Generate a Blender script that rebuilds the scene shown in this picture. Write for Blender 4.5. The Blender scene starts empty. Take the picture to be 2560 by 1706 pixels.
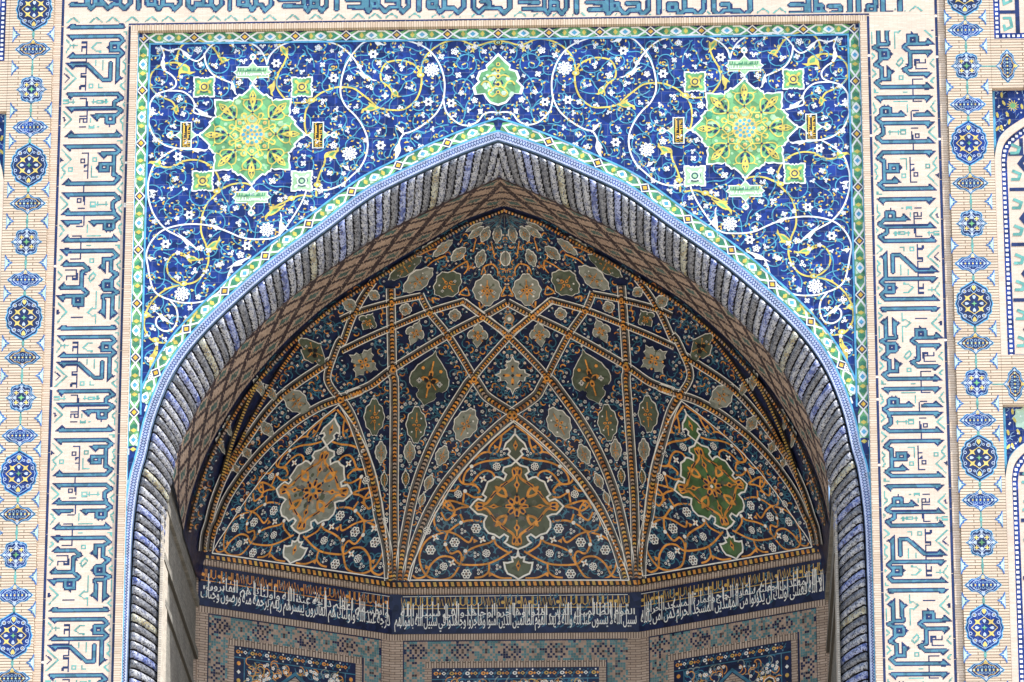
import bpy, bmesh, math, random
import numpy as np
from mathutils import Vector, Matrix
from mathutils.geometry import tessellate_polygon
from mathutils.bvhtree import BVHTree
random.seed(7)
sc = bpy.context.scene
C = sc.collection
R = math.radians

# ------------------------------------------------------------------ camera
CX, CD, YAW, PIT, FPX = 3.8795, 102.5073, 0.0348942, 0.3403392, 12889.916
CZ = 0.0
cam = bpy.data.cameras.new('camera')
camo = bpy.data.objects.new('camera', cam)
C.objects.link(camo)
cy, sy, cp, sp = math.cos(YAW), math.sin(YAW), math.cos(PIT), math.sin(PIT)
FW = Vector((-sy * cp, cy * cp, sp)); RT = Vector((cy, sy, 0)); UP = RT.cross(FW)
CP = Vector((CX, -CD, CZ))
camo.matrix_world = Matrix(((RT.x, UP.x, -FW.x, CP.x), (RT.y, UP.y, -FW.y, CP.y), (RT.z, UP.z, -FW.z, CP.z), (0, 0, 0, 1)))
cam.sensor_fit = 'HORIZONTAL'
cam.sensor_width = 36
cam.lens = 36 * FPX / 2560
cam.clip_start = 1
cam.clip_end = 5000
sc.camera = camo
GZ = -1.6          # ground level

# ------------------------------------------------------------------ light
SUN_AZ, SUN_EL = R(67), R(55)      # azimuth from the facade's outward normal towards +x
sd = Vector((math.sin(SUN_AZ) * math.cos(SUN_EL), -math.cos(SUN_AZ) * math.cos(SUN_EL), math.sin(SUN_EL)))
w = bpy.data.worlds.new('World'); sc.world = w; w.use_nodes = True
nt = w.node_tree
sky = nt.nodes.new('ShaderNodeTexSky'); sky.sky_type = 'NISHITA'; sky.sun_disc = False
sky.sun_elevation = SUN_EL; sky.sun_rotation = math.atan2(sd.x, sd.y)
sky.air_density = 1.0; sky.dust_density = 1.5; sky.ozone_density = 1.0
bg = nt.nodes['Background']; bg.inputs[1].default_value = 0.15
nt.links.new(sky.outputs[0], bg.inputs[0])
sl = bpy.data.lights.new('sun', 'SUN'); sl.energy = 3.6; sl.angle = R(0.6); sl.color = (1, .96, .9)
so = bpy.data.objects.new('sun', sl); C.objects.link(so); so.location = (30, -60, 90)
so.rotation_euler = (-sd).to_track_quat('-Z', 'Y').to_euler()
sc.view_settings.view_transform = 'Standard'; sc.view_settings.look = 'None'
sc.view_settings.exposure = 1.16; sc.view_settings.gamma = 1.0
sc.render.engine = 'CYCLES'

# ------------------------------------------------------------------ materials
def lin(h):
    h = h.lstrip('#'); o = []
    for i in (0, 2, 4):
        c = int(h[i:i + 2], 16) / 255
        o.append(c / 12.92 if c <= .04045 else ((c + .055) / 1.055) ** 2.4)
    return (*o, 1)
MATS = {}
def node(nt, t, **kw):
    n = nt.nodes.new(t)
    for k, v in kw.items(): setattr(n, k, v)
    return n
def mixc(nt, fac, a, b, typ='MIX'):
    n = node(nt, 'ShaderNodeMix', data_type='RGBA', blend_type=typ)
    if hasattr(fac, 'links'): nt.links.new(fac, n.inputs[0])
    else: n.inputs[0].default_value = fac
    for i, v in ((6, a), (7, b)):
        if hasattr(v, 'links'): nt.links.new(v, n.inputs[i])
        else: n.inputs[i].default_value = v
    return n.outputs[2]
def ramp(nt, src, p0, p1):
    m = node(nt, 'ShaderNodeMapRange'); nt.links.new(src, m.inputs[0])
    m.inputs[1].default_value = p0; m.inputs[2].default_value = p1
    return m.outputs[0]
def noise(nt, vec, s, d=3):
    n = node(nt, 'ShaderNodeTexNoise'); n.inputs['Scale'].default_value = s; n.inputs['Detail'].default_value = d
    nt.links.new(vec, n.inputs['Vector']); return n.outputs[0]
def newmat(name):
    m = bpy.data.materials.new(name); m.use_nodes = True
    nt = m.node_tree; b = nt.nodes['Principled BSDF']
    g = node(nt, 'ShaderNodeNewGeometry')
    MATS[name] = m
    return m, nt, b, g.outputs['Position']
def dark(c, k): return (c[0] * k, c[1] * k, c[2] * k, 1)
def glaze(name, hexc, rough=.3, var=.35, spec=.45, tone=None, joint=0):
    """glazed tile mosaic: hand-cut pieces of slightly different firing"""
    m, nt, b, pos = newmat(name); c = lin(hexc)
    v = node(nt, 'ShaderNodeTexVoronoi'); v.inputs['Scale'].default_value = 7.5
    nt.links.new(pos, v.inputs['Vector'])
    sep = node(nt, 'ShaderNodeSeparateColor'); nt.links.new(v.outputs['Color'], sep.inputs[0])
    a = mixc(nt, ramp(nt, sep.outputs[0], 0, 1), dark(c, 1 - var), dark(c, 1 + var * .5))
    t = lin(tone) if tone else (.45, .42, .36, 1)
    a = mixc(nt, ramp(nt, noise(nt, pos, 2.2, 6), .56, .85), a, mixc(nt, .3, a, t))
    if joint:
        s = node(nt, 'ShaderNodeSeparateXYZ'); nt.links.new(pos, s.inputs[0]); q = node(nt, 'ShaderNodeCombineXYZ'); nt.links.new(s.outputs['X'], q.inputs[0]); nt.links.new(s.outputs['Z'], q.inputs[1])
        k = node(nt, 'ShaderNodeTexBrick'); nt.links.new(q.outputs[0], k.inputs['Vector']); k.offset = .3
        for n_, v_ in (('Scale', 1), ('Mortar Size', .007), ('Mortar Smooth', .6), ('Brick Width', .27), ('Row Height', .25)): k.inputs[n_].default_value = v_
        a = mixc(nt, k.outputs['Fac'], a, mixc(nt, joint, a, (.30, .33, .38, 1)))
        tn = node(nt, 'ShaderNodeTexBrick'); nt.links.new(q.outputs[0], tn.inputs['Vector']); tn.offset = .3
        for n_, v_ in (('Scale', 1), ('Mortar Size', 0), ('Brick Width', .27), ('Row Height', .25)): tn.inputs[n_].default_value = v_
        tn.inputs['Color1'].default_value = (.72, .72, .72, 1); tn.inputs['Color2'].default_value = (1.25, 1.25, 1.25, 1)
        a = mixc(nt, 1, a, tn.outputs[0], 'MULTIPLY')
    nt.links.new(a, b.inputs['Base Color'])
    b.inputs['Roughness'].default_value = rough
    b.inputs['Specular IOR Level'].default_value = spec
    return m
def brick(name, ca, cb, mort, bw=.22, rh=.055, ms=.007, turn=False, axis='XZ', rough=.85, bump=.3, stain=.3, bias=0):
    m, nt, b, pos = newmat(name)
    s = node(nt, 'ShaderNodeSeparateXYZ'); nt.links.new(pos, s.inputs[0])
    cb_ = node(nt, 'ShaderNodeCombineXYZ')
    u = s.outputs['X'] if axis == 'XZ' else s.outputs['Y']; v = s.outputs['Z']
    if axis == 'D':   # slanted wall: distance along it
        ad = node(nt, 'ShaderNodeMath', operation='MULTIPLY'); nt.links.new(s.outputs['X'], ad.inputs[0]); ad.inputs[1].default_value = 1.155
        u = ad.outputs[0]
    if turn: u, v = v, u
    nt.links.new(u, cb_.inputs[0]); nt.links.new(v, cb_.inputs[1])
    t = node(nt, 'ShaderNodeTexBrick'); nt.links.new(cb_.outputs[0], t.inputs['Vector'])
    for k, x in (('Scale', 1), ('Mortar Size', ms), ('Mortar Smooth', .4), ('Bias', bias), ('Brick Width', bw), ('Row Height', rh)): t.inputs[k].default_value = x
    t.inputs['Color1'].default_value = lin(ca); t.inputs['Color2'].default_value = lin(cb); t.inputs['Mortar'].default_value = lin(mort)
    a = mixc(nt, ramp(nt, noise(nt, pos, 1.3, 8), .45, .8), t.outputs[0], mixc(nt, stain, t.outputs[0], dark(lin(cb), .45)))
    a = mixc(nt, ramp(nt, noise(nt, pos, 23, 2), .35, .75), a, mixc(nt, .22, a, dark(lin(ca), .5)))
    nt.links.new(a, b.inputs['Base Color']); b.inputs['Roughness'].default_value = rough
    b.inputs['Specular IOR Level'].default_value = .2
    if bump:
        bp = node(nt, 'ShaderNodeBump'); bp.inputs['Strength'].default_value = bump; bp.inputs['Distance'].default_value = .02; bp.invert = True
        nt.links.new(t.outputs['Fac'], bp.inputs['Height']); nt.links.new(bp.outputs[0], b.inputs['Normal'])
    return m
# facade (sunlit side)
brick('buff_brick', 'ddcdb9', 'cdb9a3', '71604f', .9, .062, .0105, stain=.3, bump=.5)
brick('smooth_brick', 'e1d1c2', 'd6c3b2', 'bda996', .2, .03, .003, bump=.1, stain=.3)
brick('soldier_brick', 'd4c3af', 'c3ae97', '846f5c', .3, .052, .007, turn=True)
brick('frame_brick', 'd8c8b6', 'c8b49f', '8b7663', .3, .052, .006)
glaze('turquoise', '4f8093', tone='5273a0', spec=.3); glaze('navy', '1c2c5a', var=.4, tone='2a3f80'); glaze('aqua', '64a39b')
glaze('cobalt', '1a347c', var=.5, spec=.3, tone='3c5ea4', joint=.3); glaze('white_glaze', 'e9ebea', var=.1, tone='c9cfd2'); glaze('sky_blue', '59a9d2', var=.3)
glaze('gold', 'd8c65f', var=.3, tone='b88d4e'); glaze('leaf_gold', 'e2c878', var=.4); glaze('green', '70ad74', var=.45, tone='8dbb62'); glaze('pale_green', 'bfdcc4', var=.2)
glaze('soft_green', 'a5d0a0', var=.25); glaze('deep_green', '3d8a68', var=.4); glaze('black_glaze', '14161c', var=.3); glaze('lattice_blue', '8fb3d6', var=.2); glaze('pale_blue', 'b9c8dd', var=.2); glaze('rust', 'b57542', var=.3, rough=.5, spec=.2); glaze('straw_glaze', 'dfc66f', var=.25); glaze('rim_blue', '2f5fa8', var=.3); glaze('ribbon', 'b4bfda', var=.15); glaze('amber', 'e5b93f', var=.3)
# the shaded vault's own older tiles
glaze('vault_navy', '1b2548', var=.45, tone='23405c', rough=.4, spec=.3); glaze('vault_teal', '35708a', var=.4, rough=.45); glaze('ochre', 'e39d4c', var=.35, tone='ab683c', rough=.45, spec=.3)
glaze('vault_white', 'efeee9', var=.1, rough=.5); glaze('sage_dark', '55604f', var=.3, rough=.45); glaze('sage', '90948a', var=.3, tone='5f7659', rough=.45); glaze('moss', '56604e', var=.4, tone='5f6b52', rough=.45)
glaze('vault_black', '1b1a20', var=.3, rough=.5); glaze('vault_grey', '6d6c6c', var=.3, rough=.6, spec=.2); glaze('straw', 'd3ad58', var=.3, rough=.5)
brick('vault_brick', 'c2afa0', 'ac998a', '5d4c42', .25, .06, .008, stain=.4); brick('vault_soldier', 'ccb9aa', 'b5a293', '5c4f46', .35, .06, .014, turn=True)
glaze('terracotta', 'b7a190', var=.25, tone='7d6658', rough=.8, spec=.15); glaze('vine', '4f9dba', var=.3); glaze('border_teal', '5f888d', var=.3, rough=.6, spec=.2); glaze('border_tan', 'ac9788', var=.2, rough=.7, spec=.2); glaze('soot_tile', '473d42', var=.3, rough=.6, spec=.2); glaze('dull_teal', '54726e', var=.35, rough=.6, spec=.2)
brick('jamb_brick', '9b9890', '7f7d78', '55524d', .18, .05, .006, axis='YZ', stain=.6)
brick('painted_sun_brick', 'cfc8bd', 'b9b1a5', '857d72', .18, .05, .006, axis='YZ', stain=.5); glaze('rope_groove_shade', '17171b', var=.3, rough=.7, spec=.1)  # jamb sun patch and rope groove shade, both put into the colour
brick('paving', 'bdb3a2', 'aea390', '94887a', .6, .3, .01, bump=0)

def rope_mat(name, a, bcol, c, s1):
    m, nt, b, pos = newmat(name)
    n1 = noise(nt, pos, s1, 2); n2 = noise(nt, pos, 34, 2); n3 = noise(nt, pos, 5, 4)
    x = mixc(nt, ramp(nt, n1, .5, .58), lin(a), lin(bcol))
    x = mixc(nt, ramp(nt, n2, .54, .6), x, lin(c))
    x = mixc(nt, ramp(nt, n3, .5, .8), x, mixc(nt, .5, x, lin('4a4a50')))
    nt.links.new(x, b.inputs['Base Color']); b.inputs['Roughness'].default_value = .28
    return m
rope_mat('rope_white', 'a0a2a8', '74798c', '222428', 13)
rope_mat('rope_blue', '8f98ba', '46568f', '20253f', 8)
rope_mat('rope_yellow', 'a5a492', '857b5e', '39415f', 9)
rope_mat('rope_grey', '76787e', '555862', '1f2024', 14)

# ------------------------------------------------------------------ scene helpers
def props(o, label=None, cat=None, group=None, kind=None):
    if label: o['label'] = label
    if cat: o['category'] = cat
    if group: o['group'] = group
    if kind: o['kind'] = kind
    return o
def thing(name, label, cat, loc=(0, 0, 0), group=None):
    o = bpy.data.objects.new(name, None); C.objects.link(o); o.location = loc; o.empty_display_size = .2
    return props(o, label, cat, group)
def copy_tree(o, parent=None):
    c = o.copy(); C.objects.link(c)
    if parent: c.parent = parent
    for ch in list(o.children): copy_tree(ch, c)
    return c
def ray(px, py): return FW + RT * ((px - 1280) / FPX) - UP * ((py - 853) / FPX)
def onplane(px, py, p0, n):
    d = ray(px, py); return CP + d * ((p0 - CP).dot(n) / d.dot(n))
YN = Vector((0, 1, 0))
def F(px, py, y=0):
    """where a point of the photograph lies on the facade plane: metres (x, z)"""
    p = onplane(px, py, Vector((0, y, 0)), YN); return (p.x, p.z)
def catmull(pts, n=6, closed=False):
    P = [np.array(p, float) for p in pts]; N = len(P)
    if N < 3 and not closed: 
        return [tuple(P[0] + (P[-1] - P[0]) * i / n) for i in range(n + 1)] if N > 1 else pts
    out = []
    for i in range(N if closed else N - 1):
        if closed: a, b, c, d = P[i - 1], P[i], P[(i + 1) % N], P[(i + 2) % N]
        else: a, b, c, d = P[max(i - 1, 0)], P[i], P[i + 1], P[min(i + 2, N - 1)]
        for k in range(n):
            t = k / n
            out.append(tuple(.5 * (2 * b + (c - a) * t + (2 * a - 5 * b + 4 * c - d) * t * t + (3 * b - a - 3 * c + d) * t ** 3)))
    if not closed: out.append(tuple(P[-1]))
    return out
class Pen:
    """collects flat inlay shapes drawn in (u, v) and lays them on a surface: at(u, v, h, side) -> world point, h metres proud of it"""
    def __init__(s, at, sides=(1,), h=.006, flat=.25):
        if getattr(at, 'deep', 0): flat = .8
        s.flat = flat
        s.at, s.sides, s.h, s.v, s.f, s.m, s.mats, s.k = at, sides, h, [], [], [], [], 0
    def mi(s, m):
        if m not in s.mats: s.mats.append(m)
        return s.mats.index(m)
    def hh(s, layer):
        s.k += 1; return (s.h + layer * .008 + (s.k % 19) * .0004) * s.flat
    def mesh(s, pts, faces, mat, layer=0):
        h = s.hh(layer); i = s.mi(mat)
        for side in s.sides:
            b = len(s.v)
            s.v += [s.at(p[0], p[1], h, side) for p in pts]
            for f in faces: s.f.append([b + q for q in f]); s.m.append(i)
    def poly(s, pts, mat, layer=0):
        pts = [tuple(p[:2]) for p in pts]
        t = tessellate_polygon([[Vector((p[0], p[1], 0)) for p in pts]])
        s.mesh(pts, [list(x) for x in t], mat, layer)
    def fan(s, c, pts, mat, layer=0):
        n = len(pts); s.mesh([c] + list(pts), [[0, i + 1, (i + 1) % n + 1] for i in range(n)], mat, layer)
    def line(s, pts, w, mat, layer=0, closed=False, w1=None, n=0):
        """a band of width w (tapering to w1) along pts; n > 0 smooths it first"""
        if n: pts = catmull(pts, n, closed)
        P = [np.array(p[:2], float) for p in pts]
        Q = [P[0]]
        for p in P[1:]:
            if np.hypot(*(p - Q[-1])) > 1e-6: Q.append(p)
        if closed and np.hypot(*(Q[0] - Q[-1])) < 1e-6: Q.pop()
        N = len(Q)
        if N < 2: return
        vs = []
        for i in range(N):
            a = Q[i - 1] if (i or closed) else Q[i]; c = Q[(i + 1) % N] if (i < N - 1 or closed) else Q[i]
            d1 = Q[i] - a; d2 = c - Q[i]
            d1 = d1 / (np.hypot(*d1) or 1); d2 = d2 / (np.hypot(*d2) or 1)
            t = d1 + d2; L = np.hypot(*t)
            if L < .2: t = d2 if np.hypot(*d2) else d1; L = np.hypot(*t) or 1; m = 1
            else: m = 1
            t = t / L; nrm = np.array([-t[1], t[0]])
            ref = d1 if np.hypot(*d1) > .5 else d2
            cs = abs(nrm.dot(np.array([-ref[1], ref[0]])))
            ww = (w if w1 is None else w + (w1 - w) * i / (N - 1)) / 2 / max(cs, .6)
            vs += [tuple(Q[i] + nrm * ww), tuple(Q[i] - nrm * ww)]
        fs = [[2 * i, 2 * i + 1, 2 * i + 3, 2 * i + 2] for i in range(N - 1)]
        if closed: fs.append([2 * N - 2, 2 * N - 1, 1, 0])
        s.mesh(vs, fs, mat, layer)
    def disc(s, x, y, r, mat, layer=0, n=10, ry=None, rot=0):
        ry = ry or r; c, q = math.cos(rot), math.sin(rot)
        pts = []
        for i in range(n):
            a = 2 * math.pi * i / n; u, v = r * math.cos(a), ry * math.sin(a)
            pts.append((x + u * c - v * q, y + u * q + v * c))
        s.fan((x, y), pts, mat, layer)
    def ring(s, x, y, r, w, mat, layer=0, n=14):
        s.line([(x + r * math.cos(2 * math.pi * i / n), y + r * math.sin(2 * math.pi * i / n)) for i in range(n)], w, mat, layer, True)
    def rect(s, x0, y0, x1, y1, mat, layer=0): s.mesh([(x0, y0), (x1, y0), (x1, y1), (x0, y1)], [[0, 1, 2, 3]], mat, layer)
    def build(s, name, parent=None, loc=None):
        if not s.f: return None
        me = bpy.data.meshes.new(name)
        o0 = Vector(loc or (0, 0, 0)); q = parent
        while q: o0 = o0 + Vector(q.location); q = q.parent
        me.from_pydata([tuple(Vector(v) - o0) for v in s.v], [], s.f)
        for m in s.mats: me.materials.append(MATS[m])
        me.polygons.foreach_set('material_index', s.m); me.update()
        o = bpy.data.objects.new(name, me); C.objects.link(o)
        if parent: o.parent = parent
        else: o.location = o0
        return o
def plane_at(y): return lambda u, v, h, side: (u * side, y - h, v)
def px_at(y):
    def at(u, v, h, side):
        x, z = F(u, v, y); return (x * side, y - h, z)
    return at
def box(pen_list, x0, x1, y0, y1, z0, z1, mat):
    b = len(pen_list.v); i = pen_list.mi(mat)
    pen_list.v += [(x, y, z) for z in (z0, z1) for y in (y0, y1) for x in (x0, x1)]
    for f in ((0, 1, 5, 4), (1, 3, 7, 5), (3, 2, 6, 7), (2, 0, 4, 6), (4, 5, 7, 6), (0, 2, 3, 1)):
        pen_list.f.append([b + q for q in f]); pen_list.m.append(i)
def interp(x, xs, ys): return float(np.interp(x, xs, ys))
# ------------------------------------------------------------------ ground and sky-side setting
g = Pen(lambda u, v, h, s: (u, v, GZ)); g.rect(-900, -900, 900, 900, 'paving'); gr = g.build('ground'); props(gr, kind='structure')

# ------------------------------------------------------------------ curves of the arch (left half, apex first), traced on their own planes
ROPE_OUT = [(1244, 351), (1176, 375), (1109, 403), (998, 455), (920, 497), (817, 574), (670, 684), (518, 824), (436, 930), (388, 1041), (364, 1140), (348, 1200), (333, 1311), (327, 1422), (322, 1570), (318, 1706)]
ROPE_IN = [(1247, 439), (1164, 477), (1060, 527), (961, 577), (860, 642), (745, 722), (658, 800), (595, 865), (546, 930), (496, 1008), (451, 1100), (436, 1140), (418, 1237), (409, 1300), (402, 1400), (396, 1500), (391, 1706)]
SOFFIT_END = [(1260, 514), (1168, 547), (1109, 580), (968, 664), (850, 738), (777, 795), (700, 868), (620, 960), (577, 1022), (537, 1091), (508, 1150), (481, 1225), (467, 1280), (459, 1325)]
def resample(pts, n):
    P = np.array(pts, float); d = np.r_[0, np.cumsum(np.linalg.norm(np.diff(P, axis=0), axis=1))]
    t = np.linspace(0, d[-1], n); return np.stack([np.interp(t, d, P[:, k]) for k in range(P.shape[1])], 1)
def traced(px, y, ext):
    q = [F(a, b, y) for a, b in catmull(px, 5)]
    q[0] = (0.0, q[0][1])
    q += ext
    return q
Y_SP = .10                                     # the spandrel panel sits 10 cm back from the brick face
OUT_ = traced(ROPE_OUT, Y_SP, [(-7.64, 26), (-7.64, GZ)])
OUT = np.array(OUT_); OUT[0, 0] = 0
IN = np.array(traced(ROPE_IN, .75, [(-7.08, 26), (-7.08, GZ)]))
N_END = Vector((0, 1, .174)).normalized(); P_END = Vector((0, 3.57, 40.76))
END = []
for a, b in catmull(SOFFIT_END, 5):
    p = onplane(a, b, P_END, N_END); END.append((p.x, p.y, p.z))
END[0] = (0, END[0][1], END[0][2])
END = np.array(END)
def offset(curve, d):
    """the curve pushed d metres outward (away from the arch opening)"""
    c = np.asarray(curve)[:, :2]; out = []
    for i in range(len(c)):
        t = c[min(i + 1, len(c) - 1)] - c[max(i - 1, 0)]; t /= np.linalg.norm(t)
        nrm = np.array([t[1], -t[0]])
        if nrm[0] > 0 and i > 3: nrm = -nrm
        if nrm[1] < 0 and i <= 3: nrm = -nrm
        out.append(c[i] + nrm * d)
    o = np.array(out)
    if abs(c[0, 0]) < 1e-6:                    # keep the apex on the axis
        t = c[1] - c[0]; t /= np.linalg.norm(t)
        o[0] = (0, c[0, 1] + d / abs(t[0]))
    return o

# ------------------------------------------------------------------ square-kufic inscription, laid cell by cell as the builders laid it
CELL = 22.4
KU = {  # strokes of one length of the text, four overlapping close-ups; T broad turquoise strokes, N thin navy, C small turquoise marks
 'A': dict(o=0, l=(245, 228), r=(1502, 1497),
  T=[[(395, 203), (1365, 213)], [(390, 378), (1310, 388), (1370, 450), (1380, 480), (1310, 550)], [(1150, 530), (1300, 530)], [(1150, 530), (1150, 655)], [(1150, 655), (1300, 655)], [(1290, 530), (1290, 655)],
     [(1310, 640), (1380, 712), (1320, 772), (400, 772)], [(1285, 790), (1285, 1200)], [(400, 915), (710, 915), (1020, 1220), (1155, 1220), (1155, 910)]],
  S=[(395, 203, -1, -1), (1365, 213, -1, 1), (390, 378, 1, -1), (400, 772, -1, -1), (400, 915, 1, -1)],
  H=[(1222, 595)], V=[(1285, 1200, 1)], K=[(1125, 600)],
  N=[[(600, 105), (715, 105)], [(595, 500), (695, 500), (695, 720)], [(600, 660), (600, 590), (690, 590)], [(690, 810), (690, 880)], [(690, 950), (690, 1090), (595, 1090), (595, 1150), (690, 1150), (690, 1400)], [(590, 1395), (590, 1330), (690, 1330)], [(300, 1100), (385, 1180), (300, 1265)]],
  C=[[(310, 440), (400, 555), (310, 680)], [(400, 560), (510, 560)], [(450, 530), (450, 590)], [(800, 595), (880, 520), (960, 520)], [(800, 595), (880, 670), (960, 680)], [(880, 850), (880, 935)], [(1018, 855), (1018, 1030)], [(310, 990), (510, 1180), (300, 1385)],
     [(760, 1290), (820, 1290), (820, 1360), (760, 1360), (760, 1290)], [(940, 1300), (940, 1360), (1000, 1360)], [(1420, 110), (1445, 140)], [(1390, 310), (1445, 310), (1445, 350)], [(1420, 600), (1445, 570), (1445, 620)], [(1440, 820), (1390, 870), (1440, 940), (1440, 1000), (1395, 1060), (1440, 1120)], [(1440, 1250), (1350, 1330), (1440, 1415)]]),
 'B': dict(o=1419, l=(230, 203), r=(1500, 1470),
  T=[[(380, 60), (1300, 65), (1380, 145), (1250, 215), (1240, 320)], [(400, 325), (1270, 325)], [(1300, 330), (1380, 385), (1290, 460), (880, 480)], [(1110, 490), (1110, 610)], [(1110, 600), (1240, 600)], [(1240, 600), (1240, 490)],
     [(395, 850), (1335, 850)], [(370, 1045), (1250, 1050), (1350, 1135), (1280, 1195), (1010, 1195)], [(1245, 1200), (1245, 1600)], [(985, 1390), (1200, 1390)], [(985, 1390), (985, 1510)], [(985, 1510), (1130, 1510)], [(1130, 1400), (1130, 1510)]],
  S=[(380, 60, 1, -1), (400, 325, 1, -1), (880, 480, 1, -1), (395, 850, -1, -1), (1335, 850, -1, 1), (370, 1045, 1, -1), (1010, 1195, 1, -1)],
  H=[(1170, 540), (1060, 1440)], K=[(955, 1450)], V=[],
  N=[[(590, 145), (690, 145)], [(722, 140), (722, 600)], [(590, 475), (700, 475)], [(595, 600), (595, 530), (700, 530)], [(660, 545), (660, 590), (700, 590)], [(580, 690), (715, 690)], [(290, 500), (290, 575)], [(300, 540), (320, 540)], [(1150, 650), (1150, 690)], [(645, 1170), (755, 1170)], [(755, 1165), (755, 1655)], [(625, 1290), (700, 1290), (700, 1355), (625, 1355), (625, 1290)], [(690, 1450), (690, 1410), (730, 1410)], [(680, 1505), (730, 1505)], [(240, 1270), (240, 1330)], [(250, 1300), (280, 1300)]],
  C=[[(290, 180), (380, 180), (380, 235), (290, 240)], [(400, 210), (480, 210)], [(460, 180), (460, 240)], [(915, 185), (1015, 185), (1015, 240), (915, 240), (915, 185)], [(820, 210), (900, 210)], [(855, 175), (855, 245)], [(1030, 210), (1110, 210)], [(1085, 175), (1085, 245)], [(290, 390), (430, 535), (290, 690)], [(790, 530), (790, 600)], [(765, 660), (765, 695), (860, 695), (860, 660)], [(925, 690), (960, 690)],
     [(1440, 230), (1400, 265), (1440, 300)], [(1430, 480), (1350, 565), (1410, 640), (1395, 740)], [(1320, 950), (1385, 950), (1385, 1010)], [(270, 1110), (440, 1295), (270, 1450), (330, 1540), (260, 1640)], [(395, 1440), (465, 1440), (465, 1510), (395, 1510), (395, 1440)], [(850, 1260), (920, 1260), (920, 1330), (850, 1330), (850, 1260)], [(820, 1420), (820, 1630), (945, 1630)], [(1410, 1240), (1370, 1300), (1410, 1400), (1360, 1470), (1410, 1530)]]),
 'C': dict(o=2838, l=(205, 165), r=(1468, 1440),
  T=[[(1245, 100), (1245, 160), (1340, 225), (1250, 320), (355, 325)], [(350, 520), (1240, 520), (1340, 615), (1230, 680), (1235, 860)], [(345, 878), (1260, 878)], [(1240, 880), (1340, 975), (1240, 1040), (835, 1045)], [(1085, 1060), (1085, 1170)], [(1085, 1170), (1230, 1170)], [(1230, 1170), (1230, 1060)],
     [(340, 1035), (605, 1035)], [(340, 1380), (1295, 1380)]],
  S=[(355, 325, -1, -1), (350, 520, 1, -1), (345, 878, -1, -1), (835, 1045, 1, -1), (340, 1035, 1, -1), (340, 1380, -1, -1), (1295, 1380, -1, 1)],
  H=[(1155, 1110)], K=[], V=[],
  N=[[(685, 370), (685, 470)], [(685, 560), (685, 730)], [(555, 610), (625, 610), (625, 680), (555, 680), (555, 610)], [(580, 780), (690, 780)], [(688, 940), (688, 1110)], [(550, 1130), (660, 1130)], [(475, 1293), (640, 1293), (640, 1340)], [(625, 1420), (625, 1540)], [(1110, 1220), (1110, 1235)], [(1185, 1220), (1185, 1235)]],
  C=[[(1400, 330), (1320, 425), (1400, 510)], [(250, 570), (380, 710), (250, 820)], [(810, 675), (890, 675), (890, 755), (810, 755), (810, 675)], [(910, 715), (1130, 715)], [(950, 680), (950, 750)], [(1095, 680), (1095, 745)], [(1395, 720), (1330, 790), (1395, 880)], [(245, 1100), (310, 1190), (235, 1300)], [(745, 1100), (745, 1240)], [(760, 1295), (1000, 1295)], [(1385, 1080), (1340, 1145), (1385, 1280)], [(740, 1478), (820, 1478)], [(1280, 1475), (1345, 1475), (1345, 1540)]]),
 'D': dict(o=4331, l=(165, 122), r=(1445, 1403),
  T=[[(325, 78), (1220, 82), (1320, 175), (1220, 240), (1060, 240), (1060, 400)], [(1205, 250), (1205, 460), (1320, 525), (1200, 620)], [(1065, 660), (1220, 660)], [(1065, 660), (1065, 800)], [(1065, 800), (1220, 800)], [(1215, 620), (1215, 800)], [(1230, 800), (1330, 858), (1220, 910), (1060, 915), (1060, 1230)], [(1225, 915), (1225, 1260)],
     [(320, 340), (680, 340), (780, 430), (650, 480), (650, 760), (275, 765)], [(650, 770), (760, 860), (680, 925), (250, 930)], [(510, 940), (510, 1075)], [(510, 1075), (670, 1075)], [(670, 940), (670, 1075)]],
  S=[(325, 78, 1, -1), (320, 340, -1, -1), (275, 765, -1, -1), (250, 930, 1, -1)],
  H=[(1135, 730), (585, 1000)], K=[(1025, 725)], V=[(1060, 400, -1), (1060, 1230, -1), (1225, 1260, 1)],
  N=[[(625, 0), (625, 50)], [(625, 125), (625, 215)], [(445, 237), (625, 237)], [(355, 430), (560, 430), (560, 610)], [(370, 610), (370, 540), (560, 540)], [(480, 600), (480, 550)], [(480, 605), (550, 605)], [(690, 530), (735, 530)], [(470, 1310), (670, 1310)], [(200, 1175), (200, 1250)], [(200, 1213), (240, 1213)], [(590, 1110), (590, 1150)]],
  C=[[(800, 230), (880, 230), (880, 310), (800, 310), (800, 230)], [(870, 480), (920, 540), (820, 650), (780, 590), (870, 480)], [(925, 845), (925, 1160), (850, 1140), (770, 1215), (850, 1290), (910, 1270), (910, 1430)], [(210, 1040), (370, 1210), (200, 1390)], [(230, 160), (290, 195), (225, 260)], [(215, 470), (280, 540), (215, 610)], [(1380, 280), (1310, 350), (1375, 430)], [(1360, 650), (1310, 690), (1355, 740)], [(1355, 940), (1355, 1150)], [(1355, 1310), (1290, 1380), (1345, 1440)]]),
}
def in_poly(X, Y, pts):
    r = np.zeros(X.shape, bool); n = len(pts)
    for i in range(n):
        (x1, y1), (x2, y2) = pts[i], pts[(i + 1) % n]
        if y1 == y2: continue
        r ^= ((y1 > Y) != (y2 > Y)) & (X < (x2 - x1) * (Y - y1) / (y2 - y1) + x1)
    return r
def seg_dist(X, Y, a, b):
    dx, dy = b[0] - a[0], b[1] - a[1]; L = dx * dx + dy * dy or 1
    t = np.clip(((X - a[0]) * dx + (Y - a[1]) * dy) / L, 0, 1)
    return np.hypot(X - a[0] - t * dx, Y - a[1] - t * dy)
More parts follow.
